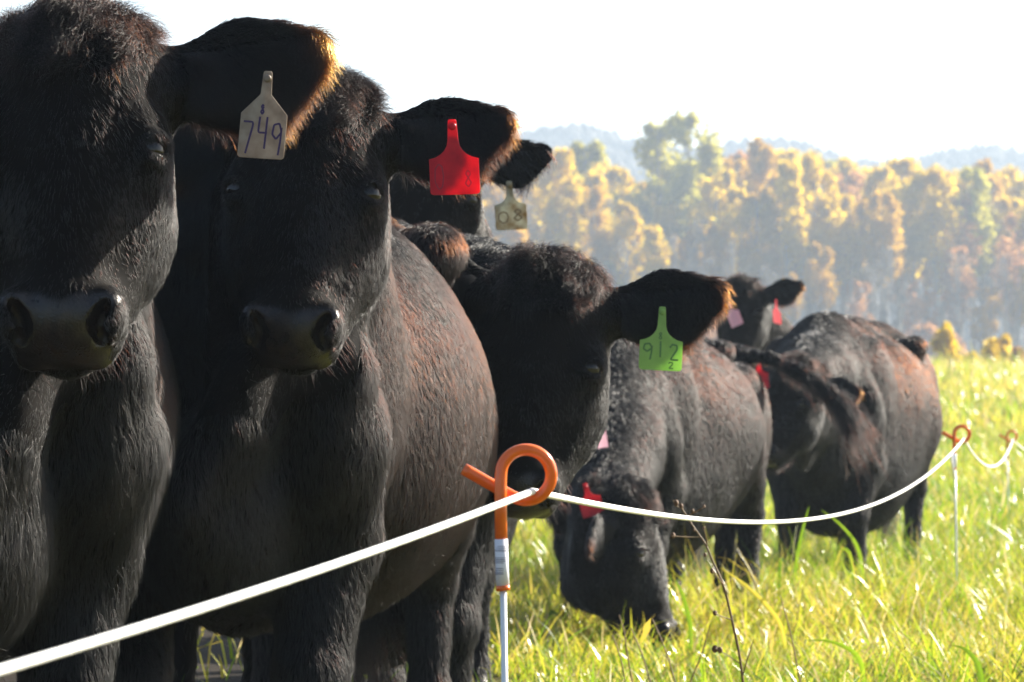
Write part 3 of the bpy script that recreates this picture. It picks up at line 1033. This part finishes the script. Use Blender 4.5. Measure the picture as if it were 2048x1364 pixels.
st = add_mesh('braid', mb.mesh('braid'), M_rope); child_at_world(st, rope)
# loose end of twine hanging at the middle post
tw = P(1903, 905, 13.95)
V, Q, T = tube([tw, tw + [.004, 0, -.05], tw + [.012, 0, -.10]], .004, 6)
o = add_mesh('rope_end', fast_mesh('rope_end', V, Q, T), M_rope); child_at_world(o, rope)
#@@GROUND
def ground_z(x, y):
    x = np.asarray(x, float); y = np.asarray(y, float)
    r = np.clip((y - 24) / 30, 0, None)
    z = np.where(y > 24, .0215 * (y - 24) * np.clip((y - 24) / 40, 0, 1) ** .6, 0)
    z = np.where(y > 130, 2.28 - .02 * (y - 130), z)
    z = np.where(y > 200, .88 + (y - 200) * .03, z)
    z = np.where(y > 420, 7.5 + (y - 420) * .01, z)
    return z + .02 * np.sin(x * .7 + y * .31) * np.clip((y - 22) / 20, 0, 1) + np.clip((y - 60) / 60, 0, 1) * .15 * np.sin(x * .08 + 1)

def ground_material():
    m, nt, out = new_mat('meadow_soil')
    tc = nt.nodes.new('ShaderNodeTexCoord')
    n1 = nt.nodes.new('ShaderNodeTexNoise'); n1.inputs['Scale'].default_value = .35; n1.inputs['Detail'].default_value = 8
    n2 = nt.nodes.new('ShaderNodeTexNoise'); n2.inputs['Scale'].default_value = 14; n2.inputs['Detail'].default_value = 8
    for n in (n1, n2): nt.links.new(tc.outputs['Object'], n.inputs['Vector'])
    c1 = nt.nodes.new('ShaderNodeValToRGB')
    c1.color_ramp.elements[0].position = .3; c1.color_ramp.elements[0].color = (.13, .15, .02, 1)
    c1.color_ramp.elements[1].position = .7; c1.color_ramp.elements[1].color = (.25, .22, .06, 1)
    nt.links.new(n1.outputs[0], c1.inputs[0])
    mx = nt.nodes.new('ShaderNodeMixRGB'); mx.blend_type = 'MULTIPLY'; mx.inputs[0].default_value = .7
    nt.links.new(c1.outputs[0], mx.inputs[1]); nt.links.new(n2.outputs[0], mx.inputs[2])
    b = pbsdf(nt, **{'Roughness': .9, 'Specular IOR Level': .1})
    shade_in = nt.nodes.new('ShaderNodeAttribute'); shade_in.attribute_name = 'herd_shade'
    m2 = nt.nodes.new('ShaderNodeMixRGB'); m2.inputs[2].default_value = (.022, .016, .011, 1)  # near-black shade under the herd, put into the ground colour
    nt.links.new(shade_in.outputs['Fac'], m2.inputs[0]); nt.links.new(mx.outputs[0], m2.inputs[1])
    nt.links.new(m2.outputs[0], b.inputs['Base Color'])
    bp = nt.nodes.new('ShaderNodeBump'); bp.inputs['Strength'].default_value = .8; bp.inputs['Distance'].default_value = .05
    nt.links.new(n2.outputs[0], bp.inputs['Height']); nt.links.new(bp.outputs[0], b.inputs['Normal'])
    nt.links.new(b.outputs[0], out.inputs[0])
    return m
gy = np.r_[np.linspace(-40, 0, 6), np.linspace(2, 60, 60), np.linspace(63, 240, 60), np.linspace(250, 3500, 40)]
gx = np.r_[np.linspace(-2500, -60, 14), np.linspace(-50, -6, 40), np.linspace(-5, 5, 60), np.linspace(6, 50, 40), np.linspace(60, 2500, 14)]
GX, GY = np.meshgrid(gx, gy, indexing='ij')
GV = np.stack([GX, GY, ground_z(GX, GY)], -1).reshape(-1, 3)
i, j = np.meshgrid(np.arange(len(gx) - 1), np.arange(len(gy) - 1), indexing='ij')
b0 = (i * len(gy) + j).ravel()
GQ = np.stack([b0, b0 + len(gy), b0 + len(gy) + 1, b0 + 1], 1)
gme = fast_mesh('ground', GV, GQ)
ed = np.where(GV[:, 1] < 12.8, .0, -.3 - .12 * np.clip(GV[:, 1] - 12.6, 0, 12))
attr(gme, 'herd_shade', np.clip((ed - GV[:, 0]) / .4 + .5, 0, 1) * np.clip((GV[:, 0] + 4) / 1.5, 0, 1) * (GV[:, 1] < 24))  # mask of the shade painted on the ground around the herd
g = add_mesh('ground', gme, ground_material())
tag(g, 'grassy ground of the pasture', kind='structure')

def grass_material(name, shade=1.0):
    m, nt, out = new_mat(name)
    at = nt.nodes.new('ShaderNodeAttribute'); at.attribute_name = 'tone'
    cr = nt.nodes.new('ShaderNodeValToRGB')
    e = cr.color_ramp.elements
    e[0].position = 0; e[0].color = (.10, .19, .010, 1)
    e[1].position = 1; e[1].color = (.55, .44, .24, 1)
    for p, c in ((.3, (.24, .37, .018, 1)), (.52, (.44, .45, .03, 1)), (.78, (.54, .42, .06, 1))):
        q = e.new(p); q.color = c
    nt.links.new(at.outputs['Fac'], cr.inputs[0])
    b = pbsdf(nt, **{'Roughness': .27, 'Specular IOR Level': .6})
    nt.links.new(cr.outputs[0], b.inputs['Base Color'])
    tr = nt.nodes.new('ShaderNodeBsdfTranslucent'); nt.links.new(cr.outputs[0], tr.inputs[0])
    mx = nt.nodes.new('ShaderNodeMixShader'); mx.inputs[0].default_value = .5
    nt.links.new(b.outputs[0], mx.inputs[1]); nt.links.new(tr.outputs[0], mx.inputs[2])
    nt.links.new(mx.outputs[0], out.inputs[0])
    return m
M_grass = grass_material('grass_blade')

def blades(n, ylo, yhi, lmin, lmax, wmin, wmax, seg, power=1.0, tone=(0, .8)):
    y = ylo + (yhi - ylo) * rng.random(n) ** power
    half = .155 * y + .8
    x = rng.uniform(-1, 1, n) * half
    edge = np.where(y < 12.6, .03, -.3 - .12 * np.clip(y - 12.6, 0, 12)) + .12 * np.sin(y * 3.1) + .07 * np.sin(y * 9.7)
    keep = (x > -np.where(y > 24, .11, .02) * y - 1.6) & ((x > edge) | (rng.random(n) < .03))
    x, y = x[keep], y[keep]; n = len(x)
    z = ground_z(x, y)
    pp = np.c_[x, y, z * 0]
    hgt = 1 + .35 * field(pp, 2.2, 3) + .25 * field(pp, 7, 4)
    L = rng.uniform(lmin, lmax, n) * np.clip(hgt, .35, 2)
    w = rng.uniform(wmin, wmax, n)
    az = rng.uniform(0, 6.283, n)
    tilt = np.abs(rng.normal(0, .5, n)) + .08
    bend = rng.uniform(.2, 1.9, n)
    d = np.stack([np.cos(az), np.sin(az)], 1)
    side = rng.uniform(0, 3.1416, n)
    wd = np.stack([np.cos(side), np.sin(side)], 1)
    rows = []
    cur = np.c_[x, y, z]
    for s in range(seg + 1):
        t = s / seg
        ww = w * (1 - t ** 1.6) * .5 if s < seg else w * .04
        off = np.c_[wd * ww[:, None], np.zeros(n)]
        rows.append(cur - off); rows.append(cur + off)
        an = tilt + bend * t
        step = np.c_[d * np.sin(an)[:, None], np.cos(an)] * (L / seg)[:, None]
        cur = cur + step
    V = np.stack(rows, 1).reshape(-1, 3)
    k = 2 * (seg + 1)
    base = np.arange(n)[:, None] * k
    Q = np.concatenate([np.stack([base[:, 0] + 2 * s, base[:, 0] + 2 * s + 1, base[:, 0] + 2 * s + 3, base[:, 0] + 2 * s + 2], 1) for s in range(seg)])
    dip_shade = np.exp(-((y - 47) / 3.5) ** 2)  # shade of a slight dip in the field, put into the blade tone
    tn = np.clip(rng.normal(.48, .22, n) + .18 * field(pp, 1.1, 8) - .3 * dip_shade + .0 * L, tone[0], tone[1])
    dry = rng.random(n) < .16
    tn = np.where(dry, rng.uniform(.8, 1, n), tn)
    return V, Q, np.repeat(tn, k)
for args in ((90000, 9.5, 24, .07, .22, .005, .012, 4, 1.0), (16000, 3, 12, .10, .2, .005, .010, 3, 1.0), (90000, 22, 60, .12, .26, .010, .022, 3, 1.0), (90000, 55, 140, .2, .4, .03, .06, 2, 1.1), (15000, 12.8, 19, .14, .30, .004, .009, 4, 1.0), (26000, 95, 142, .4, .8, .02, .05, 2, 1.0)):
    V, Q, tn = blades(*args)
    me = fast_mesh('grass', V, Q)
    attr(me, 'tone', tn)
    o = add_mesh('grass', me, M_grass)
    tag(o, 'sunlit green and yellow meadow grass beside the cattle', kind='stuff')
#@@WEEDS
M_stalk = simple_mat('dry_stalk', (.30, .19, .09), .6, noise=(.17, .10, .05), scale=80, trans=.15)
M_pod = simple_mat('seed_pod', (.14, .07, .035), .7)
M_blade = grass_material('broad_blade')
def ball(c, r, mb, n=8):
    th = np.linspace(-np.pi / 2, np.pi / 2, 6)
    mb.tube([np.array(c) + np.array([0, 0, r * math.sin(t) * 1.25]) for t in th], [max(r * math.cos(t), r * .05) for t in th], n)
def crooked(pix, d, dvar=.0):
    return [P(px, py, d + dvar * i) for i, (px, py) in enumerate(pix)]
def chaikin(p, it=2):
    p = np.array(p)
    for _ in range(it):
        q = [p[0]]
        for a, b in zip(p[:-1], p[1:]): q += [a * .75 + b * .25, a * .25 + b * .75]
        q.append(p[-1]); p = np.array(q)
    return p
wd = 8.0
base = P(1500, 1575, wd); base[2] = 0
root = empty('weed_stalk', tuple(base))
tag(root, 'tall crooked dry weed stalk with small seed pods crossing the rope', 'weed')
mb = MB()
main = [base, P(1492, 1450, wd), P(1484, 1330, wd), P(1462, 1230, wd), P(1448, 1170, wd), P(1424, 1120, wd), P(1412, 1088, wd), P(1388, 1056, wd), P(1372, 1030, wd), P(1362, 1014, wd)]
mp = chaikin(main)
mb.tube(mp, np.linspace(.0036, .0016, len(mp)), 7)
for br in ([(1414, 1092), (1412, 1070), (1408, 1058)], [(1448, 1170), (1432, 1150), (1424, 1142)], [(1400, 1074), (1370, 1074), (1344, 1072)], [(1374, 1032), (1392, 1024), (1408, 1014)],
           [(1366, 1018), (1352, 1012), (1346, 1000)], [(1466, 1240), (1440, 1232), (1430, 1226)], [(1484, 1330), (1455, 1310), (1430, 1296)], [(1486, 1350), (1500, 1300), (1508, 1278)]):
    q = chaikin([P(x, y, wd - .02 * k) for k, (x, y) in enumerate(br)])
    mb.tube(q, np.linspace(.0016, .0008, len(q)), 5)
o = add_mesh('stem', mb.mesh('stem'), M_stalk); child_at_world(o, root)
for (x, y, r) in ((1346, 1071, .0055), (1424, 1142, .005), (1408, 1056, .003), (1352, 1006, .006), (1362, 1012, .005), (1408, 1013, .0035), (1385, 1022, .004), (1430, 1226, .005), (1430, 1298, .007),
                  (1440, 1300, .006), (1388, 1060, .003), (1410, 1110, .004)):
    mb = MB(); ball(P(x, y, wd - .03), r, mb)
    o = add_mesh('seed_pod', mb.mesh('seed_pod'), M_pod); child_at_world(o, root)

stems = [((1252, 1300), (1238, 1230), 'thin bare dry stem standing before the grazing head', 9.3), ((1300, 1364), (1262, 1256), 'leaning dry stem with a yellow leaf near the grazing nose', 9.0),
         ((1350, 1364), (1305, 1238), 'dry stem leaning left at the tip of the grazing nose', 9.2), ((1600, 1364), (1560, 1190), 'slender dry stem rising from the bright grass below the rope', 9.4),
         ((1380, 1364), (1420, 1250), 'dry stem leaning right beside the weed stalk', 9.1), ((1250, 1364), (1225, 1270), 'short dry stem at the left end of the grass', 9.0)]
for (b_, t_, lab, d) in stems:
    mb = MB()
    a = P(*b_, d); top = P(*t_, d)
    k = a[2] / max(top[2] - a[2], .02)
    gb = a - (top - a) * k; gb[2] = 0
    q = chaikin([gb, a, (a + top) / 2 + [.006, 0, 0], top])
    mb.tube(q, np.linspace(.0026, .0012, len(q)), 6)
    root = empty('dry_stem', tuple(gb)); tag(root, lab, 'plant stem', 'dry stems in the near grass')
    o = add_mesh('stem', mb.mesh('stem'), M_stalk); child_at_world(o, root)
    if 'yellow leaf' in lab:
        l = P(1280, 1290, d); V = np.array([l, P(1288, 1250, d), P(1302, 1236, d - .01), P(1300, 1262, d)])
        me = fast_mesh('leaf', V, [[0, 1, 2, 3]]); attr(me, 'tone', np.full(4, .78))
        o = add_mesh('leaf', me, M_blade); child_at_world(o, root)

big = [((1590, 1135), (1618, 1012), 'upright green grass blade crossing the rope', 10.5, .1), ((1720, 1095), (1642, 1020), 'long drooping green blade under the rope right of its lowest point', 11, .2), ((1700, 1090), (1610, 1150), 'wide green blade lying low in front of the last cow', 11, .2),
       ((1560, 1110), (1580, 1160), 'short stubby green blade beside the dark legs', 10.8, .0), ((1100, 1215), (1160, 1300), 'arching green blade at the left end of the grass', 10, .1),
       ((1720, 1310), (1610, 1280), 'broad green blade bent to the left in the lower grass', 9.8, .3), ((1960, 1330), (1900, 1290), 'dark green blade at the lower right', 9.7, .1), ((1380, 1240), (1350, 1160), 'green blade beside the foreleg of the grazing cow', 10.2, .1),
       ((1560, 1240), (1440, 1135), 'yellow blade bending over left of the dark legs', 10, .7)]
for (b_, t_, lab, d, tone) in big:
    d = min(.66 * FPX / (b_[1] - HZ), 14.2)
    a, top = P(*b_, d), P(*t_, d - .1)
    gb = a.copy(); gb[0] += (a[0] - top[0]) * .15; gb[2] = 0
    mids = [gb, gb * .5 + a * .5, a, a * .5 + top * .5 + np.array([0, 0, .02]), top]
    q = chaikin(mids, 2); n = len(q)
    w = .0075 * np.sin(np.linspace(.5, np.pi * .98, n))
    side = normalize(np.cross(top - gb, (0.15, 1, .1)))
    L_, R_ = q - side * w[:, None], q + side * w[:, None]
    C_ = q + np.array([0, .003, 0])
    V = np.concatenate([L_, C_, R_]); i = np.arange(n - 1)
    Q = np.concatenate([np.stack([i, i + 1, n + i + 1, n + i], 1), np.stack([n + i, n + i + 1, 2 * n + i + 1, 2 * n + i], 1)])
    me = fast_mesh('grass_blade', V, Q); attr(me, 'tone', np.full(len(V), tone))
    o = add_mesh('grass_blade', me, M_blade)
    tag(o, lab, 'grass blade', 'broad blades standing out of the grass')
#@@TREES
def leaf_material(name, cols):
    m, nt, out = new_mat(name)
    at = nt.nodes.new('ShaderNodeAttribute'); at.attribute_name = 'tone'
    cr = nt.nodes.new('ShaderNodeValToRGB')
    e = cr.color_ramp.elements
    e[0].color = (*cols[0], 1); e[1].color = (*cols[2], 1)
    q = e.new(.5); q.color = (*cols[1], 1)
    nt.links.new(at.outputs['Fac'], cr.inputs[0])
    d = nt.nodes.new('ShaderNodeBsdfDiffuse'); tr = nt.nodes.new('ShaderNodeBsdfTranslucent')
    nt.links.new(cr.outputs[0], d.inputs[0]); nt.links.new(cr.outputs[0], tr.inputs[0])
    mx = nt.nodes.new('ShaderNodeMixShader'); mx.inputs[0].default_value = .68
    nt.links.new(d.outputs[0], mx.inputs[1]); nt.links.new(tr.outputs[0], mx.inputs[2])
    nt.links.new(mx.outputs[0], out.inputs[0])
    return m
LEAF = {
    'yellow': leaf_material('yellow_leaves', ((.50, .34, .002), (.66, .46, .003), (.74, .55, .006))),
    'gold': leaf_material('golden_leaves', ((.40, .22, .003), (.50, .29, .004), (.58, .36, .010))),
    'olive': leaf_material('olive_green_leaves', ((.26, .25, .02), (.42, .38, .03), (.56, .48, .05))),
    'rust': leaf_material('rusty_leaves', ((.32, .13, .04), (.45, .22, .07), (.55, .32, .11))),
    'bare': leaf_material('thin_brown_twigs', ((.08, .08, .09), (.13, .12, .12), (.24, .21, .15))),
}
M_bark = simple_mat('pale_bark', (.32, .29, .26), .8, noise=(.16, .14, .13), scale=3)

def tree_meshes(kind, h, cr_w, seed, n_leaf, crown_lo):
    r = np.random.default_rng(seed)
    mb = MB()
    lean = r.uniform(-.03, .03, 2) * h
    tp = [(0, 0, 0), (lean[0] * .3, lean[1] * .3, h * .35), (lean[0] * .7, lean[1] * .7, h * .7), (lean[0], lean[1], h * .95)]
    mb.tube(chaikin(tp, 1), np.linspace(h * .011, h * .002, 8)[:len(chaikin(tp, 1))], 6)
    blobs = []
    nb = int(r.integers(15, 22))
    for k in range(nb):
        zz = h * (crown_lo + (1 - crown_lo) * (k + .3) / nb)
        t = zz / h
        rad = cr_w * (.35 + .65 * math.sin(math.pi * min(1, (t - crown_lo) / (1 - crown_lo) * .85 + .12)))
        a = r.uniform(0, 6.28)
        c = np.array([lean[0] * t + rad * .5 * math.cos(a), lean[1] * t + rad * .5 * math.sin(a), zz if k < nb - 1 else zz - .03 * h])
        blobs.append((c, rad * r.uniform(.26, .5)))
        st = np.array([lean[0] * t * .9, lean[1] * t * .9, zz - rad * .8])
        q = chaikin([st, (st + c) / 2 + [0, 0, -.1 * rad], c], 1)
        mb.tube(q, np.linspace(h * .004, h * .0012, len(q)), 4)
    for k in range(7):
        zz = h * r.uniform(.15, crown_lo + .1); a = r.uniform(0, 6.28); l = cr_w * r.uniform(.3, .7)
        st = np.array([0, 0, zz]); en = st + [l * math.cos(a), l * math.sin(a), l * r.uniform(.2, .8)]
        mb.tube([st, (st + en) / 2 + [0, 0, .1], en], [h * .003, h * .002, h * .0008], 4)
    trunk = mb.mesh('trunk')
    trunk.materials.append(M_bark)
    per = n_leaf // nb
    cs, ss_ = [], []
    for c, rad in blobs:
        p = r.normal(size=(per, 3)); p /= np.linalg.norm(p, axis=1)[:, None]
        p *= (r.random(per) ** .6)[:, None] * rad * np.array([1, 1, 1.25])
        lump = np.sin(p[:, 0] * 5 / rad + seed) * np.sin(p[:, 1] * 5 / rad) * np.sin(p[:, 2] * 5 / rad)
        p *= (1 + .35 * lump)[:, None]
        cs.append(c + p)
    c = np.concatenate(cs); n = len(c)
    s = r.uniform(.16, .34, n) * (1.0 if kind != 'bare' else .5)
    u = r.normal(size=(n, 3)); u /= np.linalg.norm(u, axis=1)[:, None]
    v = np.cross(u, r.normal(size=(n, 3))); v /= np.linalg.norm(v, axis=1)[:, None]
    V = np.stack([c - u * s[:, None], c - v * s[:, None] * .6, c + u * s[:, None], c + v * s[:, None] * .6], 1).reshape(-1, 3)
    me = fast_mesh('crown', V, np.arange(4 * n).reshape(-1, 4), smooth=False)
    attr(me, 'tone', np.repeat(np.clip(r.normal(.5, .25, n), 0, 1), 4))
    me.materials.append(LEAF[kind])
    return trunk, me

VAR = {}
for kind, nv, nl, lo in (('yellow', 5, 3800, .55), ('gold', 3, 3400, .52), ('olive', 3, 3200, .50), ('rust', 2, 2200, .4), ('bare', 4, 1100, .35)):
    VAR[kind] = [tree_meshes(kind, 20.0, 3.1, 100 + 17 * k + len(kind), nl, lo) for k in range(nv)]
for kind in ('rust_bush', 'yellow_bush'):
    kk = kind.split('_')[0]
    VAR[kind] = [tree_meshes(kk, 4.0, 1.6, 300 + k + len(kind), 1500, .12) for k in range(2)]

def place_tree(kind, x, y, h, label, group, cat='tree', name=None):
    tr, cr = VAR[kind][rng.integers(len(VAR[kind]))]
    H0 = 20.0 if 'bush' not in kind else 4.0
    root = empty(name or 'autumn_tree', (x, y, float(ground_z(x, y)) - .05))
    root.rotation_euler = (0, 0, rng.uniform(0, 6.28))
    s = h / H0
    w = s * rng.uniform(.85, 1.25)
    root.scale = (w, w, s)
    a = link(bpy.data.objects.new('trunk', tr), root)
    b = link(bpy.data.objects.new('crown', cr), root)
    tag(root, label, cat, group)
    return root
LAB = {'yellow': 'bright yellow', 'gold': 'orange gold', 'olive': 'olive green', 'rust': 'rusty brown', 'bare': 'nearly bare grey'}
WPX = [1110, 1250, 1430, 1600, 1760, 1900]
WHERE = ['beside the tan ear tag', 'above the green tagged cow', 'above the lime green tag', 'above the farthest cow', 'above the swung tail', 'above the last cow', 'over the open field']
def top_profile(px):    # row of the wood's top in the photograph
    return np.interp(px, [900, 1050, 1180, 1260, 1400, 1500, 1700, 1900, 2048, 2300], [300, 300, 315, 345, 330, 300, 320, 325, 330, 330])
WG = {k: 'blurred %s trees of the wood across the field' % k for k in LAB}
for row, (y0, cnt) in enumerate(((318, 30), (330, 34), (343, 34), (356, 34), (372, 34), (390, 30))):
    for k in range(cnt):
        px = 940 + (2240 - 940) * (k + rng.uniform(.1, .9)) / cnt
        y = y0 + rng.uniform(-5, 5)
        x = (px - 1024) / FPX * y
        top = CAMH + (HZ - top_profile(px) - rng.uniform(-12, 55) * (1.6 if row < 3 else 1) - (60 if row < 2 and rng.random() < .5 else 0)) / FPX * y
        h = top - float(ground_z(x, y))
        kind = rng.choice(['yellow', 'gold', 'olive', 'rust', 'bare'], p=[.50, .20, .04, .06, .20] if px < 1750 else [.44, .16, .05, .06, .29])
        where = WHERE[int(np.searchsorted(WPX, px))]
        rowname = ('front', 'middle', 'back')[row // 2]
        place_tree(kind, x, y, h, 'blurred %s tree in the %s of the wood, %s' % (LAB[kind], rowname, where), WG[kind])
place_tree('olive', (1365 - 1024) / FPX * 340, 340, (HZ - 225) / FPX * 340 - 4, 'tallest olive green tree rising above the rest of the wood', 'tall trees rising over the wood')
place_tree('olive', (1320 - 1024) / FPX * 344, 344, (HZ - 245) / FPX * 344 - 4, 'tall olive green tree just left of the tallest tree', 'tall trees rising over the wood')
place_tree('gold', (1525 - 1024) / FPX * 338, 338, (HZ - 275) / FPX * 338 - 4, 'tall orange tree rising above the wood above the distant cow', 'tall trees rising over the wood')
place_tree('olive', (1180 - 1024) / FPX * 338, 338, (HZ - 282) / FPX * 338 - 4, 'tall olive tree rising above the wood over the tan tagged cow', 'tall trees rising over the wood')
for k in range(22):
    px = 1050 + (2150 - 1050) * (k + rng.uniform(0, 1)) / 22; y = rng.uniform(215, 300)
    kind = 'rust_bush' if rng.random() < .65 else 'yellow_bush'
    place_tree(kind, (px - 1024) / FPX * y, y, rng.uniform(2.5, 5.0), 'blurred %s bush at the foot of the wood, %s' % ('rusty brown' if kind[0] == 'r' else 'yellow', WHERE[int(np.searchsorted(WPX, px))]), 'blurred %s bushes at the foot of the wood' % kind.split('_')[0], 'bush', 'bush')
for px, y, h, lab in ((1885, 133, 1.9, 'yellow bush at the field edge right behind the last cow'), (2000, 138, 1.7, 'yellow bush at the field edge near the right side'), (1940, 150, 1.5, 'small yellow bush between the two field edge bushes')):
    place_tree('yellow_bush', (px - 1024) / FPX * y, y, h, lab, 'yellow bushes along the field edge', 'bush', 'bush')

for k in range(40):
    px = 1060 + (2130 - 1060) * (k + rng.uniform(0, 1)) / 40; y = rng.uniform(302, 316)
    kind = ('rust', 'bare', 'bare', 'gold')[rng.integers(4)]
    nm = {'rust': 'rusty brown', 'bare': 'grey leafless', 'gold': 'dull orange'}[kind]
    place_tree(kind, (px - 1024) / FPX * y, y, rng.uniform(6, 12), 'low %s young tree at the wood edge, %s' % (nm, WHERE[int(np.searchsorted(WPX, px))]), 'low %s young trees at the edge of the wood' % nm)
for k in range(12):
    px = 1875 + 300 * (k + rng.uniform(0, 1)) / 12; y = rng.uniform(118, 150)
    place_tree('yellow_bush' if k % 3 else 'rust_bush', (px - 1024) / FPX * y, y, rng.uniform(.6, 1.3), 'low %s scrub at the far edge of the open field' % ('yellow' if k % 3 else 'rusty'), 'low scrub along the field edge', 'bush', 'bush')
# the wood goes on to the left, behind the herd, as one mass
def mesh_arrays(me):
    co = np.zeros(len(me.vertices) * 3, dtype=np.float32); me.vertices.foreach_get('co', co)
    tn_ = np.zeros(len(me.vertices), dtype=np.float32); me.attributes['tone'].data.foreach_get('value', tn_)
    return co.reshape(-1, 3), tn_
for kind, cnt in (('yellow', 26), ('gold', 12), ('bare', 22)):
    vs_, ts_ = [], []
    for k in range(cnt):
        co, tn_ = mesh_arrays(VAR[kind][k % len(VAR[kind])][1])
        x0 = rng.uniform(-130, -8); y0 = rng.uniform(318, 390); s0_ = rng.uniform(.85, 1.1)
        vs_.append(co * s0_ + np.array([x0, y0, float(ground_z(x0, y0))])); ts_.append(tn_)
    V = np.concatenate(vs_)
    me = fast_mesh('woodland', V, np.arange(len(V)).reshape(-1, 4), smooth=False)
    attr(me, 'tone', np.concatenate(ts_))
    o = add_mesh('woodland', me, LEAF[kind])
    tag(o, 'autumn wood going on behind the herd', kind='stuff')
# far hills with their woods
def hill_z(x, y):
    prof = 46 + 5 * np.sin(x * .022 + .6) + 3 * np.sin(x * .05 + 2) + 2 * np.sin(x * .13) + 3 * np.exp(-((x - 42) / 30.) ** 2) - .02 * x
    return prof * np.clip((y - 520) / 300, 0, 1) ** 1.2
hx = np.linspace(-600, 700, 130); hy = np.linspace(500, 1300, 40)
HX, HY = np.meshgrid(hx, hy, indexing='ij')
HV = np.stack([HX, HY, 9 + hill_z(HX, HY)], -1).reshape(-1, 3)
i, j = np.meshgrid(np.arange(len(hx) - 1), np.arange(len(hy) - 1), indexing='ij')
b0 = (i * len(hy) + j).ravel()
o = add_mesh('hills', fast_mesh('hills', HV, np.stack([b0, b0 + len(hy), b0 + len(hy) + 1, b0 + 1], 1)), simple_mat('far_hill', (.20, .17, .13), .9, noise=(.30, .27, .20), scale=.02))
tag(o, 'distant hazy wooded hills', kind='structure')
n = 24000
x = rng.uniform(-150, 260, n); y = rng.uniform(520, 860, n); z = 9 + hill_z(x, y)
hh = rng.uniform(2, 5, n); ww = rng.uniform(1.0, 2.2, n); a0 = rng.uniform(0, 6.28, n)
rows = []
for zt, wt in ((.15, .5), (.55, 1.0), (.8, .7)):
    for q in range(5):
        a = a0 + q * 1.2566; jj = rng.uniform(.7, 1.2, n)
        rows.append(np.c_[x + np.cos(a) * ww * wt * jj, y + np.sin(a) * ww * wt * jj, z + hh * zt])
rows.append(np.c_[x, y, z + hh])
V = np.stack(rows, 1).reshape(-1, 3); bb = np.arange(n) * 16
Q = np.concatenate([np.stack([bb + l * 5 + q, bb + l * 5 + (q + 1) % 5, bb + (l + 1) * 5 + (q + 1) % 5, bb + (l + 1) * 5 + q], 1) for l in (0, 1) for q in range(5)])
T = np.concatenate([np.stack([bb + 10 + q, bb + 10 + (q + 1) % 5, bb + 15], 1) for q in range(5)])
me = fast_mesh('distant_forest', V, Q, T, smooth=False)
attr(me, 'tone', np.repeat(rng.random(n), 16))
far_leaf = leaf_material('far_woods', ((.14, .14, .16), (.19, .18, .18), (.32, .30, .27)))
o = add_mesh('distant_forest', me, far_leaf)
tag(o, 'pale distant woods covering the far hills', kind='stuff')

# haze
HZLO, HZHI = (-1400, -60, -1.5), (1400, 3600, 130)
V = [(x, y, z) for x in (HZLO[0], HZHI[0]) for y in (HZLO[1], HZHI[1]) for z in (HZLO[2], HZHI[2])]
me = bpy.data.meshes.new('haze')
me.from_pydata(V, [], [(0, 1, 3, 2), (4, 6, 7, 5), (0, 4, 5, 1), (2, 3, 7, 6), (0, 2, 6, 4), (1, 5, 7, 3)])
m, nt, out = new_mat('haze_air')
pv = nt.nodes.new('ShaderNodeVolumePrincipled')
pv.inputs['Color'].default_value = (.66, .81, 1.0, 1)
pv.inputs['Density'].default_value = .00074
pv.inputs['Anisotropy'].default_value = .25
nt.links.new(pv.outputs[0], out.inputs['Volume'])
hz = add_mesh('haze', me, m)
tag(hz, 'thin morning haze over the fields', kind='stuff')
